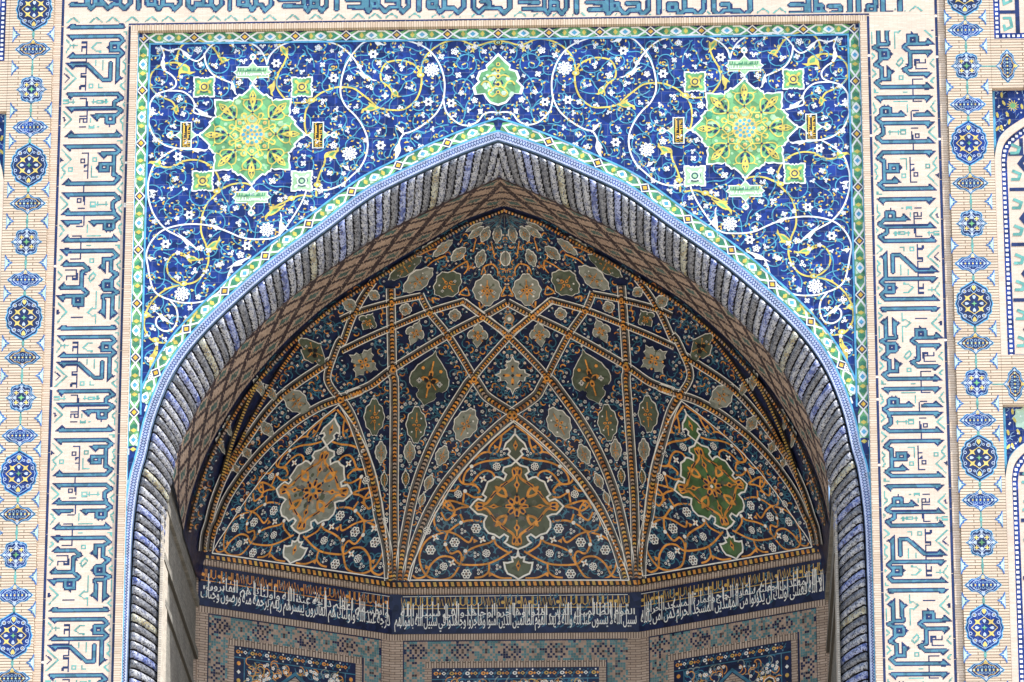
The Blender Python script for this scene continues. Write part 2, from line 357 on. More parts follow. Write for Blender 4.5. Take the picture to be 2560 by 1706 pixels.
def kufic_grid(blocks, wid, v0, v1, cell=CELL, tw=22, nw=45):
    U, V = np.meshgrid(np.arange(cell / 2, wid, cell), np.arange(v0 + cell / 2, v1, cell))
    teal = np.full(U.shape, 1e9); navy = np.zeros(U.shape, bool); tl = np.zeros(U.shape, bool); thin = np.full(U.shape, 1e9); cy_ = np.full(U.shape, 1e9); hole = np.full(U.shape, 1e9)
    for b in blocks:
        def M(p): 
            t = min(max(p[1] / 1568, 0), 1); l = b['l'][0] + (b['l'][1] - b['l'][0]) * t; r = b['r'][0] + (b['r'][1] - b['r'][0]) * t
            return ((p[0] - l) / (r - l) * wid, p[1] + b['o'])
        for key, arr in (('T', teal), ('N', thin), ('C', cy_)):
            for st in b[key]:
                q = [M(p) for p in st]
                for i in range(len(q) - 1): np.minimum(arr, seg_dist(U, V, q[i], q[i + 1]), out=arr)
        for x, y, sg, dr in b['S']:            # a wedge-shaped serif at the end of a horizontal stroke
            e = lambda dx, dy: M((x - dr * dx, y + sg * dy))
            navy |= in_poly(U, V, [e(-92, -26), e(42, 112), e(72, 70), e(105, 30), e(105, -26)])
            tl |= in_poly(U, V, [e(-20, -8), e(42, 62), e(86, 18), e(86, -10)])
        for x, y, dr in b['V']:                # the same at the foot of a vertical stroke
            e = lambda dx, dy: M((x + dr * dx, y + dy))
            navy |= in_poly(U, V, [e(-42, 110), e(112, -15), e(70, -50), e(30, -90), e(-42, -90)])
            tl |= in_poly(U, V, [e(-20, 40), e(62, -15), e(20, -70), e(-20, -70)])
        for x, y in b['K']:                    # a pointed knob
            navy |= in_poly(U, V, [M((x - 66, y)), M((x, y - 60)), M((x, y + 60))])
        for x, y in b['H']: 
            c = M((x, y)); np.minimum(hole, np.maximum(abs(U - c[0]), abs(V - c[1])), out=hole)
    g = np.zeros(U.shape, int)
    g[cy_ < cell * .62] = 3; g[thin < cell * .55] = 2
    g[navy | (teal < nw)] = 2; g[tl | (teal < tw)] = 1
    g[hole < 40] = 2; g[hole < 16] = 0
    return g
def lay_cells(g, at_uv, pens, mats):
    """one quad per run of equal cells; at_uv(column, row) -> facade metres"""
    for r in range(g.shape[0]):
        c = 0
        while c < g.shape[1]:
            k = g[r, c]; e = c
            while e < g.shape[1] and g[r, e] == k: e += 1
            if k: pens[k].mesh([at_uv(c, r), at_uv(e, r), at_uv(e, r + 1), at_uv(c, r + 1)], [[0, 1, 2, 3]], mats[k])
            c = e
GRID = kufic_grid(list(KU.values()), 1260, 202 - 60, 5836 - 60)
VSPAN = 5634.0
def slab(name, parent, x0, x1, z0, z1, y0, y1, mat):
    p = Pen(None); box(p, x0, x1, y0, y1, z0, z1, mat); return p.build(name, parent)
def inscription_pier(side):
    nm = 'left' if side < 0 else 'right'
    t = thing('kufic_inscription', f'tall cream brick strip of turquoise square Kufic letters to the {nm} of the arch', 'inscription', (side * 8.7, 0, GZ))
    slab('brick_ground', t, *sorted((side * 7.945, side * 9.445)), GZ, 43.66, 0, .5, 'smooth_brick')
    pens = {1: Pen(plane_at(0), h=.006), 2: Pen(plane_at(0), h=.006), 3: Pen(plane_at(0), h=.006)}
    mats = {1: 'turquoise', 2: 'navy', 3: 'aqua'}
    stops = [(43.649, 36.729), (36.729, 30.506), (30.506, 24.3)] if side < 0 else [(43.69, 36.935), (36.935, 30.741), (30.741, 24.5)]
    for za, zb in stops:
        if side < 0:
            f = lambda c, r: (-9.42 + c * CELL / 1260 * 1.45, za + (zb - za) * (142 + r * CELL - 202) / VSPAN)
        else:
            f = lambda c, r: (9.42 - c * CELL / 1260 * 1.45, zb + (za - zb) * (142 + r * CELL - 202) / VSPAN)
        g2 = GRID.copy()
        if side > 0 and za > 43: g2[240:] = 0
        lay_cells(g2, f, pens, mats)
    pens[1].build('broad_letters', t); pens[2].build('letter_outlines', t); pens[3].build('small_marks', t)
    for x in (7.97, 9.43):
        b = Pen(plane_at(0), h=.006)
        z = 43.66
        while z > 24:
            L = random.choice((.45, .9, 1.4)); w8 = random.random() < .12; L = .05 if w8 else L; zz = max(z - L, 24)
            if not w8: b.rect(side * (x - .026), z - .012, side * (x + .026), zz, 'navy')
            else: b.rect(side * (x - .026), z - .012, side * (x + .026), zz, 'white_glaze')
            z = zz
        b.build('border_line', t)
    s = slab('soldier_course', t, *sorted((side * 9.46, side * 9.62)), GZ, 46.5, -.004, .5, 'frame_brick')
    return t
inscription_pier(-1); inscription_pier(1)

# the frieze over the arch: only the feet of its letters come into the picture
def fr(a, b, T, H, S):   # scale of the close-ups: 3.92 px per photo px
    return [[(x / 3.92 + a, y / 3.92) for x, y in s] for s in T], [(x / 3.92 + a, y / 3.92) for x, y in H], [(x / 3.92 + a, y / 3.92) for x, y in S]
T1 = [[(300, 15), (455, 15), (455, 95), (310, 95)], [(475, -90), (475, 95), (500, 130), (545, 85), (545, -90)], [(545, 20), (605, 20), (605, 85), (545, 85)], [(605, 60), (665, 125), (720, 85), (785, 85), (785, 25), (680, 25)], [(785, 90), (830, 130), (885, 70), (885, -300)], [(965, -300), (965, 120)],
      [(1055, 20), (1130, 20), (1130, 85), (1055, 85), (1055, 20)], [(1130, -60), (1130, 80), (1160, 130), (1205, 85), (1205, -300)], [(1205, 85), (1290, 85), (1320, 130), (1375, 75), (1375, -300)], [(1455, -300), (1455, 90), (1495, 130), (1530, 85), (1690, 85), (1720, 130), (1780, 75), (1780, -300)], [(1530, 70), (1600, 70), (1600, 10), (1530, 10)], [(1680, -100), (1680, 80)],
      [(1860, -300), (1860, 120)], [(1950, 20), (2030, 20), (2030, 80), (1950, 80), (1950, 20)], [(2030, 50), (2080, 130), (2115, 75), (2170, 75), (2205, 130), (2265, 75), (2265, -300)], [(2115, -300), (2115, 75)]]
T2 = [[(0, 20), (180, 20)], [(40, 85), (240, 85), (240, -60)], [(240, 85), (275, 130), (300, 80), (300, -80)], [(300, 20), (370, 20), (370, 85), (300, 85)], [(370, 80), (410, 130), (455, 75), (455, -300)], [(555, -300), (555, 110)], [(660, 15), (820, 15), (820, 85), (680, 85)], [(850, -300), (850, 100), (865, 130), (900, 85), (900, -60)], [(900, 20), (960, 20), (960, 80), (900, 80)], [(960, 60), (1030, 130), (1080, 85), (1170, 85), (1205, 130), (1260, 75), (1260, -300)], [(1160, 85), (1160, 20), (1050, 20)],
      [(1360, -300), (1360, 110)], [(1460, 20), (1530, 20), (1530, 80), (1460, 80), (1460, 20)], [(1530, 60), (1565, 130), (1610, 85), (1700, 85), (1745, 130), (1800, 75), (1800, -300)], [(1610, -300), (1610, 85)], [(1900, -300), (1900, 85), (1950, 130), (2000, 80), (2150, 80), (2195, 130), (2255, 75), (2255, -300)], [(1980, 20), (2050, 20), (2050, 70)]]
def frieze():
    t = thing('kufic_inscription', 'cream brick frieze above the arch with the feet of turquoise Kufic letters', 'inscription', (0, 0, 43.66))
    slab('brick_ground', t, -9.455, 9.455, 43.664, 46.5, .002, .5, 'smooth_brick')
    segs = []
    for a, T in ((100, T1), (700, T2), (1300, T2), (1900, T1[:9])):
        for s in T: segs.append([F(x / 3.92 + a, y / 3.92 + (x / 3.92 + a - 1245) * .0125 * .9 + 0) for x, y in s])
    cell = .0262
    xs = np.arange(-9.40 + cell / 2, 9.40, cell); zs = np.arange(45.2, 43.74, -cell)
    U, V = np.meshgrid(xs, zs); d = np.full(U.shape, 1e9)
    for s in segs:
        for i in range(len(s) - 1):
            lo, hi = min(s[i][0], s[i + 1][0]) - .2, max(s[i][0], s[i + 1][0]) + .2
            k = (xs > lo) & (xs < hi)
            if k.any(): d[:, k] = np.minimum(d[:, k], seg_dist(U[:, k], V[:, k], s[i], s[i + 1]))
    g = np.zeros(U.shape, int); g[d < .062] = 2; g[d < .034] = 1
    low = V[:, 0] < 43.88
    x = -9.2
    while x < 9.2:                             # little stepped mountains between the feet
        m = np.abs((V - 43.765) - np.maximum(0, .1 - np.abs(U - x) * .8)) < .02
        m &= (np.abs(U - x) < .14) & (g == 0) & (d > .09); g[m] = 3; x += random.choice((.42, .5, .36))
    pens = {k: Pen(plane_at(0), h=.006) for k in (1, 2, 3)}
    lay_cells(g, lambda c, r: (-9.40 + c * cell, 45.2 + cell / 2 - r * cell), pens, {1: 'turquoise', 2: 'navy', 3: 'aqua'})
    pens[1].build('broad_letters', t); pens[2].build('letter_outlines', t); pens[3].build('small_marks', t)
    b = Pen(plane_at(0), h=.006)
    x = -8.0
    while x < 7.99:
        L = min(random.choice((.5, .8, 1.3)), 7.996 - x); b.rect(x + .006, 43.672, x + L, 43.712, 'navy'); x += L
    b.rect(-9.456, 43.67, -9.404, 46.5, 'navy'); b.rect(9.404, 43.67, 9.456, 46.5, 'navy')
    b.build('border_line', t)
frieze()
slab_t = Pen(None)
box(slab_t, -12.5, 12.5, .004, .5, 46.51, 52, 'smooth_brick'); o = slab_t.build('parapet_wall'); props(o, 'plain cream brick wall of the portal above the lettered frieze', 'wall')

# ------------------------------------------------------------------ brick frame round the spandrels
t = thing('brick_surround', 'narrow raised brick frame around the blue tiled spandrels', 'brick frame', (0, 0, GZ))
slab('upright', t, -7.94, -7.79, GZ, 43.52, -.05, .5, 'frame_brick'); slab('upright', t, 7.79, 7.94, GZ, 43.52, -.05, .5, 'frame_brick')
slab('lintel_course', t, -7.94, 7.94, 43.523, 43.655, -.05, .5, 'soldier_brick')
# ------------------------------------------------------------------ brick piers with tile medallions
Y_P = -.06
def prism(pen, pts, y0, y1, mat):
    n = len(pts); b = len(pen.v); i = pen.mi(mat)
    pen.v += [(p[0], y0, p[1]) for p in pts] + [(p[0], y1, p[1]) for p in pts]
    for tri in tessellate_polygon([[Vector((p[0], p[1], 0)) for p in pts]]):
        pen.f.append([b + q for q in tri]); pen.m.append(i)
    for k in range(n):
        pen.f.append([b + k, b + (k + 1) % n, b + n + (k + 1) % n, b + n + k]); pen.m.append(i)
def quad_sym(q):
    """a quarter outline (top to right) mirrored into a whole one"""
    a = q; r = [(x, -z) for x, z in reversed(q)][1:]
    l = [(-x, z) for x, z in (a + r)][::-1]
    return a + r + l[1:-1]
def star4(pen, x, z, r, mat, layer, rot=0, k=.38):
    pts = []
    for i in range(8):
        a = rot + math.pi * i / 4; q = r if i % 2 == 0 else r * k
        pts.append((x + q * math.cos(a), z + q * math.sin(a)))
    pen.fan((x, z), pts, mat, layer)
def heart(pen, x, z, r, ang, mat, layer):
    pts = []
    for u, v in ((0, 1), (.45, .45), (.62, -.1), (.5, -.55), (.2, -.65), (0, -.4), (-.2, -.65), (-.5, -.55), (-.62, -.1), (-.45, .45)):
        c, s_ = math.cos(ang), math.sin(ang); pts.append((x + r * (u * c - v * s_), z + r * (u * s_ + v * c)))
    pen.fan((x, z), pts, mat, layer)
def scale_about(pts, k): return [(x * k, z * k) for x, z in pts]
RQ = [(0, .5), (.05, .47), (.12, .43), (.2, .375), (.255, .35), (.285, .3), (.28, .25), (.33, .22), (.355, .17), (.345, .11), (.365, .06), (.385, 0)]
SQ = [(0, .335), (.03, .295), (.085, .265), (.12, .27), (.2, .235), (.225, .17), (.205, .11), (.225, .075), (.275, .03), (.325, 0)]
CQ = [(0, .255), (.04, .2), (.1, .155), (.15, .135), (.22, .135), (.27, .1), (.3, .06), (.34, .035), (.37, 0)]
def medallion(kind, tone, loc, label, rot=False):
    name = {'R': 'lobed_medallion', 'S': 'star_medallion', 'C': 'cartouche_medallion'}[kind]
    grp = {'R': 'large lobed tile medallions', 'S': 'eight pointed tile medallions', 'C': 'cross shaped tile medallions'}[kind]
    t = thing(name, label, 'tile medallion', loc, grp)
    lx, ly, lz = loc
    def at(u, v, h, s): return (lx + (v if rot else u), ly - h, lz + (u if rot else v))
    out = quad_sym({'R': RQ, 'S': SQ, 'C': CQ}[kind])
    rim = Pen(at, h=.004); rim.fan((0, 0), scale_about(out, 1.055), 'sky_blue'); rim.build('rim', t)
    fld = Pen(at, h=.012); fld.fan((0, 0), out, tone); fo = fld.build('field', t)
    p = Pen(at, h=.020); wl, gd = 'pale_blue', 'straw_glaze'
    p.line(scale_about(out, .9), .012, 'lattice_blue', 0, True)
    if kind == 'R':
        for sx in (-1, 1):
            for sz in (-1, 1):
                star4(p, sx * .14, sz * .125, .09, gd, 1, math.pi / 4)
                p.ring(sx * .2, sz * .275, .036, .016, wl, 1, 8); p.disc(sx * .2, sz * .275, .014, gd, 2, 6)
                p.ring(sx * .1, sz * .29, .022, .012, wl, 1, 8); p.ring(sx * .29, sz * .12, .03, .014, wl, 1, 8)
                p.line([(0, sz * .43), (sx * .07, sz * .33), (0, sz * .235)], .014, 'lattice_blue', 1, n=4)
                p.line([(0, sz * .235), (sx * .14, sz * .125), (sx * .27, 0)], .014, gd, 1, n=4)
        for i, (x, z) in enumerate(((0, .15), (.16, 0), (0, -.15), (-.16, 0))): heart(p, x, z, .055, -i * math.pi / 2 + math.pi, 'pale_blue', 2)
        star4(p, 0, 0, .06, 'green', 2); 
        for sz in (-1, 1): heart(p, 0, sz * .36, .07, 0 if sz < 0 else math.pi, gd, 2)
    elif kind == 'S':
        for i in range(4):
            a = i * math.pi / 2
            star4(p, .155 * math.cos(a + .785), .155 * math.sin(a + .785), .065, gd, 1, a)
            heart(p, .13 * math.cos(a), .13 * math.sin(a), .05, a - math.pi / 2, 'pale_blue', 2)
            heart(p, .245 * math.cos(a), .245 * math.sin(a), .045, a + math.pi / 2, wl, 2)
        pts = []
        for i in range(16):
            a = i * math.pi / 8; q = .225 if i % 2 == 0 else .17
            pts.append((q * math.cos(a), q * math.sin(a)))
        p.line(pts, .012, wl, 1, True)
        pts = [((.2 if i % 2 == 0 else .1) * math.cos(i * math.pi / 4), (.2 if i % 2 == 0 else .1) * math.sin(i * math.pi / 4)) for i in range(8)]
        p.line(pts, .011, wl, 1, True); star4(p, 0, 0, .075, 'green', 3)
        for i in range(8):
            a = (i + .5) * math.pi / 4; p.ring(.255 * math.cos(a), .255 * math.sin(a), .022, .011, 'lattice_blue', 1, 7)
    else:
        for x in (-.24, -.16, -.08, 0, .08, .16, .24):
            for z in (-.06, .06):
                if abs(x) < .2 or abs(z) < .05: p.ring(x, z * (1 if abs(x) < .17 else .5), .026, .009, 'lattice_blue', 1, 8)
            p.disc(x, 0, .02, 'pale_green' if int(round(x * 100)) % 16 else gd, 1, 6)
        for sx in (-1, 1): heart(p, sx * .31, 0, .04, sx * -math.pi / 2, wl, 1); heart(p, 0, sx * .165, .06, 0 if sx > 0 else math.pi, gd if sx > 0 else wl, 1)
        p.line(scale_about(out, .72), .011, 'straw' if tone == 'navy' else wl, 2, True)
    p.build('tracery', fo)
    return t
ORD = ['first', 'second', 'third', 'fourth', 'fifth', 'sixth', 'seventh', 'eighth', 'ninth', 'tenth', 'eleventh', 'twelfth']
WORD = {'R': 'large lobed tile medallion', 'S': 'eight-pointed star tile medallion', 'C': 'cross-shaped tile medallion'}
PROTO = {}
def put_medallion(kind, tone, loc, label, rot=False):
    k = (kind, tone, rot)
    if k not in PROTO: PROTO[k] = medallion(kind, tone, loc, label, rot); return PROTO[k]
    o = copy_tree(PROTO[k]); o.location = loc; o['label'] = label; return o
def pier(side):
    nm = 'left' if side < 0 else 'right'
    t = thing('brick_pier', f'coursed buff brick pier inset with a column of blue medallions, on the {nm}', 'brick pier', (side * 10.1, 0, GZ))
    sl = lambda a, b: sorted((side * a, side * b))
    slab('brick_face', t, *sl(9.63, 10.575), GZ, 46.5, Y_P, .5, 'buff_brick')
    zs = [('R', 44.055), ('S', 42.174), ('R', 40.424), ('S', 38.666), ('R', 36.953), ('S', 35.16), ('R', 33.475), ('S', 31.694), ('R', 29.941), ('S', 28.1)] if side < 0 else \
         [('R', 44.1), ('S', 42.432), ('R', 40.653), ('S', 38.82), ('R', 37.016), ('S', 35.249), ('R', 33.598), ('S', 31.747), ('R', 29.908), ('S', 28.1)]
    lab = {'R': 0, 'S': 0, 'C': 0}
    seq = []
    for i, (k, z) in enumerate(zs):
        seq.append((k, z))
        if i < len(zs) - 1: seq.append(('C', (z + zs[i + 1][1]) / 2))
    x0 = side * 10.05
    half = {'R': .5, 'S': .335, 'C': .255}
    corner = None
    for i, (k, z) in enumerate(seq):
        if z < 28.3: break
        lab[k] += 1
        tone = 'cobalt' if (k == 'C' and i % 4 == 3) or (side > 0 and i % 3 == 1) or (side < 0 and i > 10 and i % 4 != 1) else 'navy'
        put_medallion(k, tone, (x0, Y_P, z), f'{WORD[k]}, {ORD[lab[k] - 1]} of its shape from the top of the {nm} brick pier')
        k2, z2 = seq[i + 1]
        za, zb = z - half[k], z2 + half[k2]
        links = Pen(plane_at(Y_P), h=.004); zm = (za + zb) / 2
        links.line([(x0, za + .02), (x0, zb - .02)], .034, 'aqua'); links.line([(x0, zm + .045), (x0, zm - .045)], .055, 'aqua', 1); links.build('link_line', t)
        for sx in (-1, 1):
            c = Pen(lambda u, v, h, s, sx=sx, zm=zm: (x0 + sx * (.45 - u), Y_P - h, zm + v), h=.004)
            if corner is None or sx not in corner:
                corner = corner or {}
                c.poly([(0, .175), (0, -.175), (.06, -.085), (.10, -.05), (.17, 0), (.10, .05), (.06, .085)], 'lattice_blue')
                c.poly([(.015, .15), (.015, -.15), (.05, -.07), (.14, 0), (.05, .07)], 'pale_green', 1)
                c.line([(.005, .18), (.05, .075), (.085, .07), (.075, .03), (.155, 0), (.075, -.03), (.085, -.07), (.05, -.075), (.005, -.18)], .024, 'rim_blue', 2)
                corner[sx] = (c.build('corner_tile', t), zm)
            else:
                o, z0 = corner[sx]; d = o.copy(); C.objects.link(d); d.location = o.location + Vector((0, 0, zm - z0))
    # zone of the small panels at the outer edge
    fz = lambda py: F(2490 if side > 0 else 15, py)[1]
    zA, zB, zC, zD = (fz(100), fz(222), fz(890), fz(1014)) if side > 0 else (fz(155), fz(280), fz(945), fz(1085))
    for za, zb in ((zB, zA), (zD, zC)): slab('brick_band', t, *sl(10.58, 12.5), za, zb, Y_P + .003, .5, 'buff_brick')
    slab('brick_margin', t, *sl(10.58, 10.66), zA, 46.5, Y_P + .003, .5, 'buff_brick')
    # checkered panel
    def panel(z0, z1, label):
        q = thing('glazed_panel', label, 'tile panel', (side * 11.5, 0, z0))
        slab('panel_ground', q, *sl(10.66, 12.5), z0, z1, -.03, .45, 'smooth_brick')
        p = Pen(lambda u, v, h, s: (side * u, -.03 - h, v))
        p.rect(10.665, z0 + .005, 10.80, z1, 'cobalt'); p.rect(10.80, z0 + .005, 12.4, z0 + .14, 'cobalt')
        z = z0 + .04
        while z < z1: p.rect(10.70, z, 10.76, z + .055, 'white_glaze', 1); z += .105
        x = 10.84
        while x < 11.6: p.rect(x, z0 + .045, x + .055, z0 + .1, 'white_glaze', 1); x += .105
        z = z0 + .14
        while z < z1: p.rect(11.13, z, 11.22, z + .6, 'navy', 1); p.rect(10.80, z + .45, 11.13, z + .53, 'navy', 1); p.line([(10.86, z + .35), (11.02, z + .35), (11.05, z + .15), (10.9, z + .08), (10.88, z + .2)], .06, 'aqua', 1); z += .6
        p.build('geometric_inlay', q)
    panel(zA, 46.5, f'navy and white checker-edged panel at the upper {nm} edge of the picture')
    def niche(z0, z1, label, tone):
        q = thing('arched_niche', label, 'niche', (side * 11.5, 0, z0))
        h = z1 - .0
        slab('back_wall', q, *sl(10.58, 12.5), z0, z1, .12, .45, 'cobalt')
        arc = [(10.58, h - 1.62), (10.66, h - 1.25), (10.8, h - 1.02), (11.05, h - .82), (11.4, h - .62), (12.0, h - .4), (12.5, h - .3)]
        inn = [(10.72, h - 1.62), (10.76, h - 1.38), (10.86, h - 1.2), (11.05, h - 1.02), (11.4, h - .8), (12.0, h - .56), (12.5, h - .46)]
        A, B = catmull(arc, 4), catmull(inn, 4)
        p = Pen(None)
        prism(p, [(side * x, z) for x, z in A] + [(side * x, z) for x, z in B[::-1]], Y_P + .004, .13, 'smooth_brick')
        prism(p, [(side * x, z) for x, z in ((10.58, h - 1.622), (10.72, h - 1.622), (10.72, z0), (10.58, z0))], Y_P + .004, .13, 'smooth_brick'); p.build('brick_arch', q)
        p = Pen(None); prism(p, [(side * x, z) for x, z in B] + [(side * 12.5, z0), (side * 10.72, z0)], 0.0, .11, 'smooth_brick'); p.build('panel_ground', q)
        p = Pen(lambda u, v, hh, s: (side * u, -hh, v))
        path = [(10.725 + .075, z0)] + [(x + .05, z - .055) for x, z in B]
        p.line(path, .15, 'cobalt', 0)
        P = resample(path, int(np.sum(np.linalg.norm(np.diff(np.array(path), axis=0), axis=1)) / .105))
        for a in P: p.rect(a[0] - .03, a[1] - .028, a[0] + .03, a[1] + .028, 'white_glaze', 1)
        z = z0 + .2
        while z < h - 1.5:
            p.line([(11.4, z), (11.12, z + .38), (11.4, z + .76)], .1, 'navy', 1); p.rect(10.88, z - .25, 11.35, z - .17, 'navy', 1)
            for dz in (.02, .62): p.line([(10.92, z + dz), (11.08, z + dz), (11.12, z + dz + .12), (10.95, z + dz + .2)], .065, 'aqua', 2)
            z += 1.25
        p.rect(10.88, h - 1.55, 11.2, h - 1.47, 'navy', 1); p.rect(11.12, h - 1.47, 11.2, h - 1.15, 'navy', 1)
        p.build('geometric_inlay', q)
        p = Pen(lambda u, v, hh, s: (side * u, .12 - hh, v))
        p.rect(10.585, h - 1.5, 10.64, h - .02, 'sky_blue'); p.line([(10.64, h - 1.45)] + [(x, z + .03) for x, z in A[6:]], .05, 'sky_blue')
        rr = random.Random(5)
        if tone:
            for i in range(12):
                a = i * math.pi / 6; p.line([(11.02 + .05 * math.cos(a), h - .35 + .05 * math.sin(a)), (11.02 + .13 * math.cos(a + .2), h - .35 + .13 * math.sin(a + .2))], .03, 'gold', 1, w1=.012)
            p.disc(11.02, h - .35, .06, 'green', 2)
        else: star4(p, 11.05, h - .25, .28, 'pale_green', 1, k=.75); star4(p, 11.05, h - .25, .28, 'pale_green', 2, math.pi / 4, k=.75)
        for i in range(90):
            x = 10.66 + rr.random() * .8; z = h - .05 - rr.random() * 1.1
            if z < interp(x, [a[0] for a in A], [a[1] for a in A]) + .07 or math.hypot(x - 11.02, z - h + .35) < .15: continue
            r = rr.random()
            if r < .5: p.line([(x, z), (x + rr.uniform(-.06, .06), z + .06), (x + rr.uniform(-.08, .08), z + .1)], .012, 'lattice_blue', 1, n=3)
            elif r < .8: p.disc(x, z, .02, 'white_glaze', 2, 6)
            else: p.disc(x, z, .03, 'gold', 2, 6, ry=.07, rot=rr.uniform(-.6, .6))
        p.build('tile_spandrel', q)
    niche(zC, zB, f'arched blue tile niche at the {nm} edge, between two brick bands', True)
    niche(26.0, zD, f'lower arched tile niche at the {nm} edge of the picture, cut by the frame below', False)
    slab('brick_base', t, *sl(10.58, 12.5), GZ, 26.0, Y_P + .003, .5, 'buff_brick')
    if side > 0:
        for nm2, px, py in (('upper', 2518, 168), ('lower', 2537, 963)):
            x, z = F(px, py); put_medallion('C', 'navy', (x, Y_P + .003, z), f'upright cross-shaped tile medallion in the {nm2} brick band at the right edge', True)
            links = Pen(plane_at(Y_P), h=.006); links.line([(10.38, z), (x - .24, z)], .03, 'aqua'); links.build('link_line', t)
pier(-1); pier(1)
# ------------------------------------------------------------------ the blue tiled spandrels
def c1(*p): return [F(x / 2.7035, y / 2.7035, Y_SP) for x, y in p]
def c2(*p): return [F(850 + x / 2.7035, y / 2.7035, Y_SP) for x, y in p]
def c4(*p): return [F(x / 2.7035, 560 + y / 2.7035, Y_SP) for x, y in p]
SPT = thing('spandrel_panel', 'blue tile mosaic panel with white and gold scrolls filling both corners above the arch', 'tile panel', (0, Y_SP, 30))
ap = plane_at(Y_SP)
OUTX = OUT[OUT[:, 1] > 25.9]
zt = 43.535
p = Pen(ap, h=.0)
p.poly([(-7.8, zt), (0, zt)] + [tuple(q) for q in OUTX] + [(-7.8, 26)], 'cobalt'); p.poly([(7.8, zt), (0, zt)] + [(-q[0], q[1]) for q in OUTX] + [(7.8, 26)], 'cobalt')
p.build('blue_field', SPT)
# reveal of the panel's edge at the arch
rv = Pen(None)
for sd_ in (1, -1):
    b = len(rv.v); n = len(OUT); i = rv.mi('lattice_blue')
    rv.v += [(q[0] * sd_, Y_SP, q[1]) for q in OUT] + [(q[0] * sd_, Y_SP + .25, q[1]) for q in OUT]
    for k in range(n - 1): rv.f.append([b + k, b + k + 1, b + n + k + 1, b + n + k]); rv.m.append(i)
rv.build('edge_reveal', SPT)
# white-and-blue lattice ribbon along the arch
S0 = [tuple(q) for q in OUTX]
rib = Pen(ap, (1, -1), h=.004)
mid = offset(OUTX, .105); o1 = offset(OUTX, .012); o2 = offset(OUTX, .198); o3 = offset(OUTX, .225)
def band(pen, a, b, mat, layer=0):
    n = len(a); pen.mesh([tuple(q) for q in a] + [tuple(q) for q in b], [[k, k + 1, n + k + 1, n + k] for k in range(n - 1)], mat, layer)
band(rib, OUTX, o2, 'ribbon'); band(rib, OUTX, o1, 'navy', 1)
rs = resample(mid, 600)
for ph in (0, math.pi):
    q = []
    for i in range(len(rs)):
        t = rs[min(i + 1, len(rs) - 1)] - rs[max(i - 1, 0)]; t /= np.linalg.norm(t); nn = np.array([t[1], -t[0]])
        q.append(tuple(rs[i] + nn * .062 * math.sin(i * math.pi / 2 + ph + .5)))
    rib.line(q, .015, 'cobalt', 1)
for i in range(0, 600, 2): rib.disc(rs[i][0], rs[i][1], .013, 'lattice_blue', 2, 5)
band(rib, offset(OUTX, .19), o3, 'sky_blue', 3)
rib.build('lattice_ribbon', SPT)
# green border with linked diamonds
W_B = .235
def green_border(pen, path, start=.0, period=1.172, keep=lambda x, z: True):
    path = np.array(path); d = np.r_[0, np.cumsum(np.linalg.norm(np.diff(path, axis=0), axis=1))]; L = d[-1]
    n = max(2, round(L / period)); per = L / n
    def at(s, t):
        s = min(max(s, 0), L); x = np.interp(s, d, path[:, 0]); z = np.interp(s, d, path[:, 1])
        a, b = min(s + .02, L), max(s - .02, 0)
        tx, tz = np.interp(a, d, path[:, 0]) - np.interp(b, d, path[:, 0]), np.interp(a, d, path[:, 1]) - np.interp(b, d, path[:, 1]); q = math.hypot(tx, tz) or 1
        return (x + tz / q * t, z - tx / q * t)
    ss = np.arange(0, L + .05, .08); h = W_B / 2
    A, B = [at(s, -h) for s in ss], [at(s, h) for s in ss]; m = len(ss)
    pen.mesh(A + B, [[k, k + 1, m + k + 1, m + k] for k in range(m - 1) if keep(*A[k]) and keep(*B[k])], 'green', 0)
    def P(pts, mat, layer): 
        q = [at(s, t) for s, t in pts]
        if all(keep(*a) for a in q): pen.poly(q, mat, layer)
    def LN(pts, w, mat, layer):
        q = [at(s, t) for s, t in pts]
        if all(keep(*a) for a in q): pen.line(q, w, mat, layer)
    def dm(s, r, k, mat, layer): P([(s - r, 0), (s, k), (s + r, 0), (s, -k)], mat, layer)
    def ov(s, r, k, mat, layer): P([(s + r * math.cos(a) * (1 + .12 * math.cos(4 * a)), k * math.sin(a) * (1 + .1 * math.cos(4 * a))) for a in [i * math.pi / 6 for i in range(12)]], mat, layer)
    for i in range(n + 1):
        s = i * per
        for e in (-1, 1): P([(s - .2, e * h), (s + .2, e * h), (s, e * .045)], 'navy', 1)
        for e in (-1, 1):
            LN([(s + e * .28, -h + .012), (s + e * .12, 0), (s + e * .28, h - .012)], .042, 'white_glaze', 3)
            LN([(s + e * .28, h - .02), (s + e * .42, h - .02)], .032, 'white_glaze', 2); LN([(s + e * .28, -h + .02), (s + e * .42, -h + .02)], .032, 'white_glaze', 2)
        dm(s, .145, .125, 'white_glaze', 4); dm(s, .1, .092, 'navy', 5); dm(s, .062, .055, 'amber', 6)
        if i < n:
            c = s + per / 2
            ov(c, .115, .082, 'white_glaze', 3); dm(c, .062, .055, 'sky_blue', 4)
            for e in (-1, 1):
                x = c + e * .21
                P([(x - .05, 0), (x, .07), (x + .05, 0), (x, -.07)], 'gold', 3)
                P([(x + e * .09 - .06, 0), (x + e * .09, .085), (x + e * .09 + .07, .03), (x + e * .09 + .05, -.05), (x + e * .09, -.08)], 'deep_green', 2)
                P([(c + e * .03, .1), (c + e * .15, .09), (c + e * .12, .03)], 'deep_green', 2); P([(c + e * .03, -.1), (c + e * .15, -.09), (c + e * .12, -.03)], 'pale_green', 2)
bd = Pen(ap, (1, -1), h=.010)
ax = offset(OUTX, .225 + W_B / 2)
arcp = [(x, z) for x, z in ax if z > 31]
xo = -7.8 + .01 + W_B / 2
arc_x = lambda z: interp(-z, [-q[1] for q in OUTX], [q[0] for q in OUTX])
